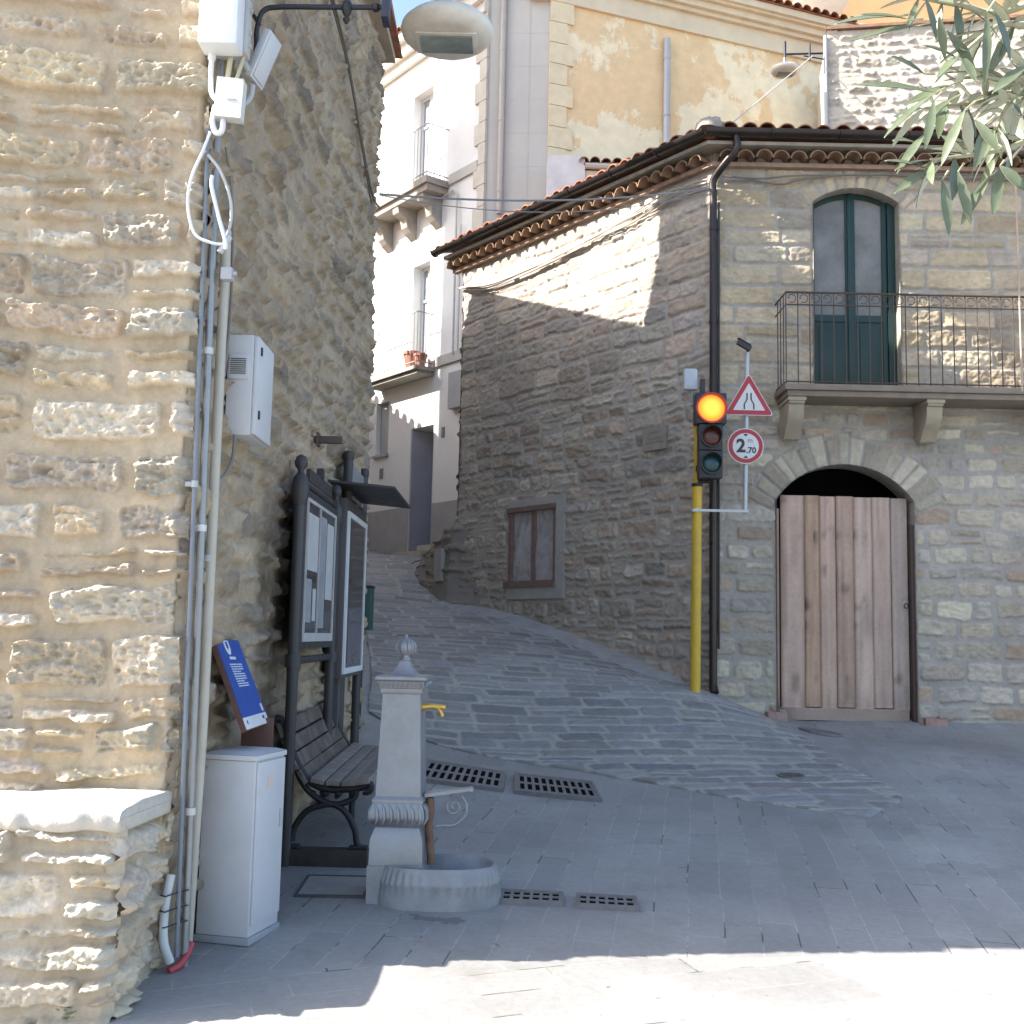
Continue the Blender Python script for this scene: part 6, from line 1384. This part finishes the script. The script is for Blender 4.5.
def leaf(p, d_, l, w, nrm):
    s_ = d_.cross(nrm).normalized(); n_ = s_.cross(d_).normalized(); m_ = []
    for (t_, k_) in ((0, .12), (.2, .62), (.45, 1.), (.7, .85), (.9, .4), (1., .04)):
        c_ = p + d_ * (l * t_) - n_ * (l * .12 * t_ * t_) ; m_.append((c_ - s_ * w * k_ + n_ * w * .25 * k_, c_, c_ + s_ * w * k_ + n_ * w * .25 * k_))
    for M__, off in ((top_l, .0004), (bot_l, -.0004)):
        R_ = [[M__.bm.verts.new(q + n_ * off) for q in row] for row in m_]
        for a, b2 in zip(R_, R_[1:]):
            M__.bm.faces.new((a[0], a[1], b2[1], b2[0])); M__.bm.faces.new((a[1], a[2], b2[2], b2[1]))
for tg in twigs:
    sp = spline(tg, 12); n_ = len(sp); tw.tube(sp, [.008 - .0062 * k / (n_ - 1) for k in range(n_)], 6)
    for k in range(int(n_ * .3), n_):
        p = Vector(sp[k]); ax = (Vector(sp[min(k + 1, n_ - 1)]) - Vector(sp[max(k - 1, 0)])).normalized()
        for s_ in ((-1, 1) if k % 1 == 0 else ()):
            if rgo.random() < .6: continue
            q = Vector((rgo.uniform(-1, 1), rgo.uniform(-1, 1), rgo.uniform(-1, .9))); q = (q - ax * q.dot(ax)).normalized() * s_
            d_ = (ax * rgo.uniform(.2, .9) + q + Vector((-.1, 0, -.28))).normalized(); l = rgo.uniform(.038, .078)
            leaf(p, d_, l, l * rgo.uniform(.09, .125), Vector((rgo.uniform(-.5, .5), rgo.uniform(-.6, .4), 1)).normalized())
    p = Vector(sp[-1]); leaf(p, ax, .06, .007, Vector((0, -.5, 1)).normalized())
# a few marked hanging twiglets
for (ax_, ay_, bx_, by_, dd_) in ((921, 25, 848, 33, 1.5), (894, 17, 836, 16, 1.52), (910, 20, 861, 8, 1.5), (936, 40, 929, -4, 1.46), (945, 60, 940, 15, 1.45), (987, 12, 988, 80, 1.4), (924, 74, 894, 52, 1.47), (931, 92, 858, 76, 1.46), (932, 95, 883, 130, 1.44),
        (934, 100, 927, 145, 1.43), (916, 143, 894, 137, 1.45), (927, 169, 887, 155, 1.42), (926, 171, 896, 189, 1.42), (925, 134, 897, 168, 1.43), (942, 180, 952, 232, 1.41), (958, 172, 972, 222, 1.42), (990, 176, 960, 220, 1.43), (1000, 166, 995, 212, 1.42), (986, 124, 977, 166, 1.4),
        (1026, 66, 994, 88, 1.4), (1000, 166, 1026, 188, 1.41), (950, 100, 925, 120, 1.44), (960, 60, 925, 40, 1.47), (975, 70, 950, 30, 1.45), (1000, 40, 975, 5, 1.45), (1010, 60, 1000, 10, 1.45), (965, 110, 940, 160, 1.42), (975, 120, 1000, 150, 1.4), (950, 85, 905, 100, 1.48)):
    a, b2 = at(ax_, ay_, dd_), at(bx_, by_, dd_ - .02); d_ = b2 - a; leaf(a, d_.normalized(), d_.length, rgo.uniform(.0055, .0082), Vector((rgo.uniform(-.5, .3), -.8, rgo.uniform(.2, .9))).normalized()); tw.tube([a - d_ * .12 + Vector((.01, 0, .004)), a], [.0018, .001], 5)
for v_ in ((Vector((2.9, 2.6, 3.1)), 90), (Vector((2.5, 1.5, 3.1)), 90), (Vector((2.6, 2.3, 2.8)), 60)):
    for k in range(v_[1]):
        p = v_[0] + Vector((rgo.gauss(0, .25), rgo.gauss(0, .25), rgo.gauss(0, .2))); d_ = Vector((rgo.uniform(-1, 1), rgo.uniform(-1, 1), rgo.uniform(-.8, .6))).normalized(); leaf(p, d_, .065, .007, Vector((rgo.uniform(-.5, .5), rgo.uniform(-.5, .5), 1)).normalized())
PT(lim, 'limb', BARK, ol, 60); PT(tw, 'twig', TW, ol, 60)
for M__, nm, m_, in ((top_l, 'foliage', LTOP), (bot_l, 'foliage', LBOT)):
    me = bpy.data.meshes.new(nm); M__.bm.to_mesh(me); M__.bm.free(); finish(me, m_, 180); o = bpy.data.objects.new(nm, me); COL.objects.link(o); o.parent = ol; o.location = -ol.location
